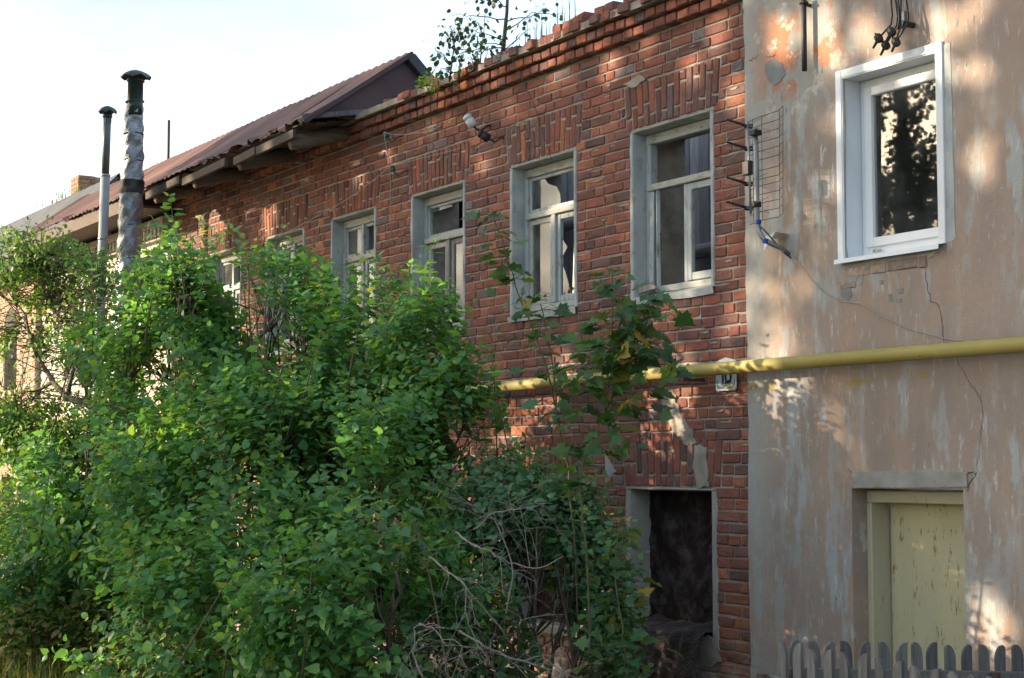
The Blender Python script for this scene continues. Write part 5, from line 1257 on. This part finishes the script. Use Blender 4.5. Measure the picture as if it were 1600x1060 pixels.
dead_branch('long bare grey branch slanting down across the top of the tangle', [AT(712,832,9.2), AT(735,848,9.1), AT(775,868,9.0), AT(805,882,9.0), AT(845,886,8.9), AT(880,870,8.8)], 7, 61)
dead_branch('bare grey branch forking downward in the middle of the tangle', [AT(672,870,9.0), AT(700,895,8.9), AT(726,912,8.8), AT(728,945,8.8), AT(738,985,8.8), AT(745,1005,8.8)], 8, 62)
dead_branch('bare grey branch arched like a hoop above the lowest leaves', [AT(660,1062,8.6), AT(650,1030,8.6), AT(647,1000,8.6), AT(650,978,8.6), AT(675,980,8.5), AT(700,1010,8.4)], 5, 63)
dead_branch('bare grey branch reaching sideways near the bottom of the tangle', [AT(720,985,8.7), AT(750,1005,8.6), AT(780,1020,8.6), AT(810,1032,8.5), AT(850,1025,8.5)], 9, 64)
dead_branch('pale dead twig sticking up through the shrub towards the wall', [AT(790,960,9.5), AT(800,880,9.6), AT(770,810,9.7), AT(745,812,9.7)], 6, 65)
dead_branch('dry grey spray of twigs leaning on the shrub beneath the pipe', [AT(740,830,9.6), AT(775,800,9.6), AT(820,795,9.5), AT(850,788,9.5)], 5, 66, .28)

# birch growing on the wall top
zb5 = 5.40
def birch(label, path, br, seed, r0, dens=1.0):
    rg = np.random.default_rng(seed); t = thing('birch_sapling', label, 'tree', tuple(map(float, path[0])))
    MB().tube(path, list(np.linspace(r0, r0*.35, len(path))), 7).build('trunk', mBirchBark, t, True); fp, fa, fn, fs = [], [], [], []
    for a, c in br:
        pts = curve_pts(a, c, (0, 0, .02), 7, .018); m = MB(); m.tube(pts, list(np.linspace(.006, .0018, 8)), 5)
        for k in range(2, 8):
            for _ in range(int(2*dens + .5)):
                p = np.array(pts[k]) + rg.normal(size=3)*.02; d = unit(rg.normal(size=3) + [0, 0, -.5]); q = p + d*rg.uniform(.03, .10)
                m.tube([p, q], .0014, 3, False); fp.append(q); fa.append(unit(d + [0, 0, -.8])); fn.append(unit(rg.normal(size=3) + [.2, -.6, .3])); fs.append(rg.uniform(.036, .058))
        m.build('branch', mBirchBark, t, True)
    put_leaves(t, leaf_frames(*map(np.array, (fp, fa, fn, fs))), OVAL2, mBirch, 0); return t
OVAL2 = (OVAL[0]*[1, 1.6, 1], OVAL[1])
Zb = 14.35
pth = [AT(784,100,Zb), AT(788,60,Zb), AT(792,20,Zb), AT(794,-30,Zb), AT(796,-90,Zb)]
br = [(AT(790,30,Zb), AT(705,25,14.2)), (AT(787,62,Zb), AT(720,45,14.1)), (AT(788,50,Zb), AT(850,12,14.2)), (AT(790,35,Zb), AT(880,20,14.1)), (AT(786,75,Zb), AT(700,85,14.3)), (AT(786,80,Zb), AT(830,45,14.3)), (AT(793,0,Zb), AT(735,-15,14.2)), (AT(794,-10,Zb), AT(870,-10,14.3)), (AT(792,10,Zb), AT(750,-5,14.2)), (AT(787,70,Zb), AT(745,70,14.4))]
birch('slender birch sapling standing on the ruined wall top against the sky', pth, br, 71, .022)
pth = [AT(702,128,14.75), AT(706,100,14.75), AT(709,75,14.75), AT(710,45,14.75)]
br = [(AT(706,100,14.75), AT(680,75,14.7)), (AT(706,98,14.75), AT(728,80,14.8)), (AT(708,85,14.75), AT(695,50,14.7)), (AT(704,115,14.75), AT(685,108,14.7)), (AT(704,115,14.75), AT(735,108,14.8)), (AT(709,70,14.75), AT(725,45,14.8)), (AT(709,60,14.75), AT(700,40,14.7))]
birch('small bushy birch seedling on the wall top beside the gable', pth, br, 72, .009, 1.4)
pth = [AT(750,105,14.5), AT(752,80,14.5), AT(756,50,14.5), AT(758,20,14.5)]
br = [(AT(753,75,14.5), AT(735,50,14.5)), (AT(752,85,14.5), AT(772,75,14.5)), (AT(756,55,14.5), AT(740,30,14.5)), (AT(751,92,14.5), AT(730,92,14.5))]
birch('thin birch seedling between the two larger ones on the wall top', pth, br, 73, .007, 1.2)
def blades(name, label, spots, n, h, mat, seed, spread=.15, w=.006, cat='grass', bend=.25):
    rg = np.random.default_rng(seed); V, T = [], []
    for c in spots:
        for _ in range(n):
            b_ = np.array(c) + rg.normal(size=3)*[spread, spread, 0]; hh = rg.uniform(*h); a = rg.uniform(0, 6.28); d = np.array([math.cos(a), math.sin(a), 0])*bend*hh*rg.uniform(.2, 1.3); s = np.array([-math.sin(a), math.cos(a), 0])*w
            k = len(V); V += [b_-s, b_+s, b_+d*.35+[0, 0, hh*.6]-s*.8, b_+d*.35+[0, 0, hh*.6]+s*.8, b_+d+[0, 0, hh]]; T += [(k, k+1, k+3), (k, k+3, k+2), (k+2, k+3, k+4)]
    me = np_mesh(name, np.array(V), np.array(T), mat); return tag(link(bpy.data.objects.new(name, me)), label, cat, None, 'stuff')
blades('grass', 'dry grass and moss tufts growing along the dark felt roof', [np.array([x_, .98, 6.46]) for x_ in (-27.2, -27.6, -27.9, -28.3, -28.6, -29.1)], 9, (.05, .20), mWeed, 84, .12, .008, 'grass', .4)
blades('grass', 'thin grass blades sprouting from the ruined wall top', [AT(838,72,14), AT(848,70,13.9), AT(826,78,14.1), AT(868,58,13.7), AT(893,45,13.4)], 5, (.18, .42), mBirch, 81, .05, .004, 'grass', .12)
tuft = thing('weed_tuft', 'small green weed tuft where the gable meets the broken wall', 'weed', tuple(map(float, AT(672,135,15))))
P, D, Ls = shoots([E3(672,130,15,.13,.08,.12)], 160, 82, (.06, .12), cut=-2); put_leaves(tuft, leaf_shoots(P, D, Ls, 4, (.025, .045), 83), OVAL, mElm, 0)

# weeds, nettles and grass under the bushes
sp = [];  rgw = np.random.default_rng(91)
for _ in range(260):
    x_, y_ = rgw.uniform(-19.5, -8), rgw.uniform(-4.3, -2.2); sp.append((x_, y_, gz(x_, y_)))
blades('grass', 'long dry and green grass along the verge under the bushes', sp, 26, (.12, .42), mWeed, 92, .16, .005, 'grass', .45)
for label, area, n, seed in (('tall leafy weeds in low sun at the corner of the verge', ((10, 960, 13.0, .8, .40, .5), (110, 985, 12.6, .7, .32, .5), (190, 960, 12.4, .45, .35, .4)), 40, 93), ('nettles and low weeds at the foot of the lilac', ((330, 1040, 10.6, .7, .22, .4), (480, 1050, 9.8, .6, .2, .4), (250, 1010, 11.6, .5, .3, .4)), 34, 95)):
    el = [E3(*a) for a in area]; t = thing('weed', label, 'weeds', (float(el[0][0][0]), float(el[0][0][1]), .3))
    P, D, Ls = shoots(el, n, seed, (.2, .45), upw=1.6, cut=-.3); put_leaves(t, leaf_shoots(P, D, Ls, 7, (.05, .10), seed+1, True, .3), OVAL, mWeed, 0)
    m = MB()
    for i in range(0, len(P), 2): m.tube([P[i]-[0, 0, .5], P[i], P[i]+D[i]*Ls[i]], [.004, .003, .002], 4, False)
    m.build('stalk', mBarkGreen, t, False, 'stuff')
n = 1500; x_ = rgw.uniform(-17, -8, n); y_ = rgw.uniform(-5.6, -2.6, n)
fr = leaf_frames(np.stack([x_, y_, np.array([max(gz(a, c), .452 if c < -4.95 else 0) + .025 for a, c in zip(x_, y_)])], 1), unit(rgw.normal(size=(n, 3))*[1, 1, .2]), unit(rgw.normal(size=(n, 3))*.35 + [0, 0, 1]), rgw.uniform(.04, .08, n))
tag(link(bpy.data.objects.new('fallen_leaves', leaves_mesh('fallen_leaves', OVAL, fr, mLitter, np.zeros(3)))), 'fallen orange-brown leaves scattered along the road edge', 'leaves', None, 'stuff')
wn = [(120, 985, 11.9), (150, 1000, 11.7)]

# trees across the road
def sky_gap(P):                                                # looser foliage towards the new window, whose glass mirrors it
    M = CAM * [1, -1, 1]; k = M[1] / (M[1] - P[:, 1]); q = M + (P - M) * k[:, None]
    near = (np.abs(q[:, 0] + 7.62) < .55) & (np.abs(q[:, 2] - 3.86) < .75)
    Q = np.stack([q[:, 0], q[:, 2], q[:, 0]*0], 1)
    keep = np.clip(.26 - .18*clump(Q, 9., 12) - .10*clump(Q, 34., 13), .02, .8)
    return ~near | (npr.random(len(P)) < keep)
def big_tree(label, x, y, crown, n, seed, h0=3.0):
    rg = np.random.default_rng(seed); t = thing('roadside_tree', label, 'tree', (x, y, gz(x, y)), 'trees across the road')
    top = max(c[0][2] for c in crown); pts = [np.array([x, y, .2]), np.array([x+.1, y, h0]), np.array([x-.05, y+.1, (h0+top)/2]), np.array([x, y, top])]
    MB().tube(pts, [.24, .19, .12, .05], 12).build('trunk', mBark, t, True); m = MB()
    for c, r in crown:
        a = pts[1] + (pts[3]-pts[1])*rg.uniform(0, .6); m.tube(curve_pts(a, c, (0, 0, .3), 6, .08), list(np.linspace(.08, .02, 7)), 6)
    m.build('limb', mBark, t, True, 'stuff')
    P = []
    vol = sum(r[0]*r[1]*r[2] for c, r in crown)
    for c, r in crown:
        k = int(2.6 * n * r[0]*r[1]*r[2]/vol); u_ = unit(rg.normal(size=(k, 3))); P.append(np.array(c) + u_*np.array(r)*(rg.random(k)**(1/2.2))[:, None])
    P = np.concatenate(P); P = P[clump(P, 1.9, seed) > -.75]; P = P[sun_gap(P)]; P = P[sky_gap(P)]
    k = len(P); A = unit(rg.normal(size=(k, 3)) + [0, 0, -.4]); fr = leaf_frames(P, A, unit(rg.normal(size=(k, 3)) + [0, 0, .8]), rg.uniform(.075, .15, k))
    o = link(bpy.data.objects.new('foliage', leaves_mesh('foliage', QUAD, fr, mTreeLeaf, base_of(t))), t); o['kind'] = 'stuff'
big_tree('tall leafy tree across the road, nearest to the camera', -15.5, -11.5, [((-15.5,-11.3,6.8),(2.6,2.2,2.6)), ((-13.6,-11.6,7.2),(2.2,2.0,2.4)), ((-15,-11.6,9.4),(2.4,2.2,1.8)), ((-16.5,-11,4.8),(1.8,1.6,1.3))], 26000, 101)
big_tree('broad leafy tree across the road, middle one of three', -20.0, -11.8, [((-20,-11.6,6.6),(2.8,2.2,2.7)), ((-18.2,-11.4,7.6),(2.2,2.0,2.4)), ((-20,-11.6,9.2),(2.6,2.2,1.9)), ((-21.8,-11.6,6.4),(2.0,2.0,2.2)), ((-19.2,-11,4.4),(1.9,1.6,1.2))], 30000, 102)
big_tree('thin leafy tree across the road, farthest one of three', -24.6, -12.2, [((-24.3,-12,6.9),(2.0,2.0,2.1)), ((-23.6,-12,8.6),(2.0,2.0,1.8)), ((-26.4,-12,9.6),(2.4,2.0,1.9)), ((-28.2,-12,10.2),(1.7,1.6,1.3))], 24000, 103)
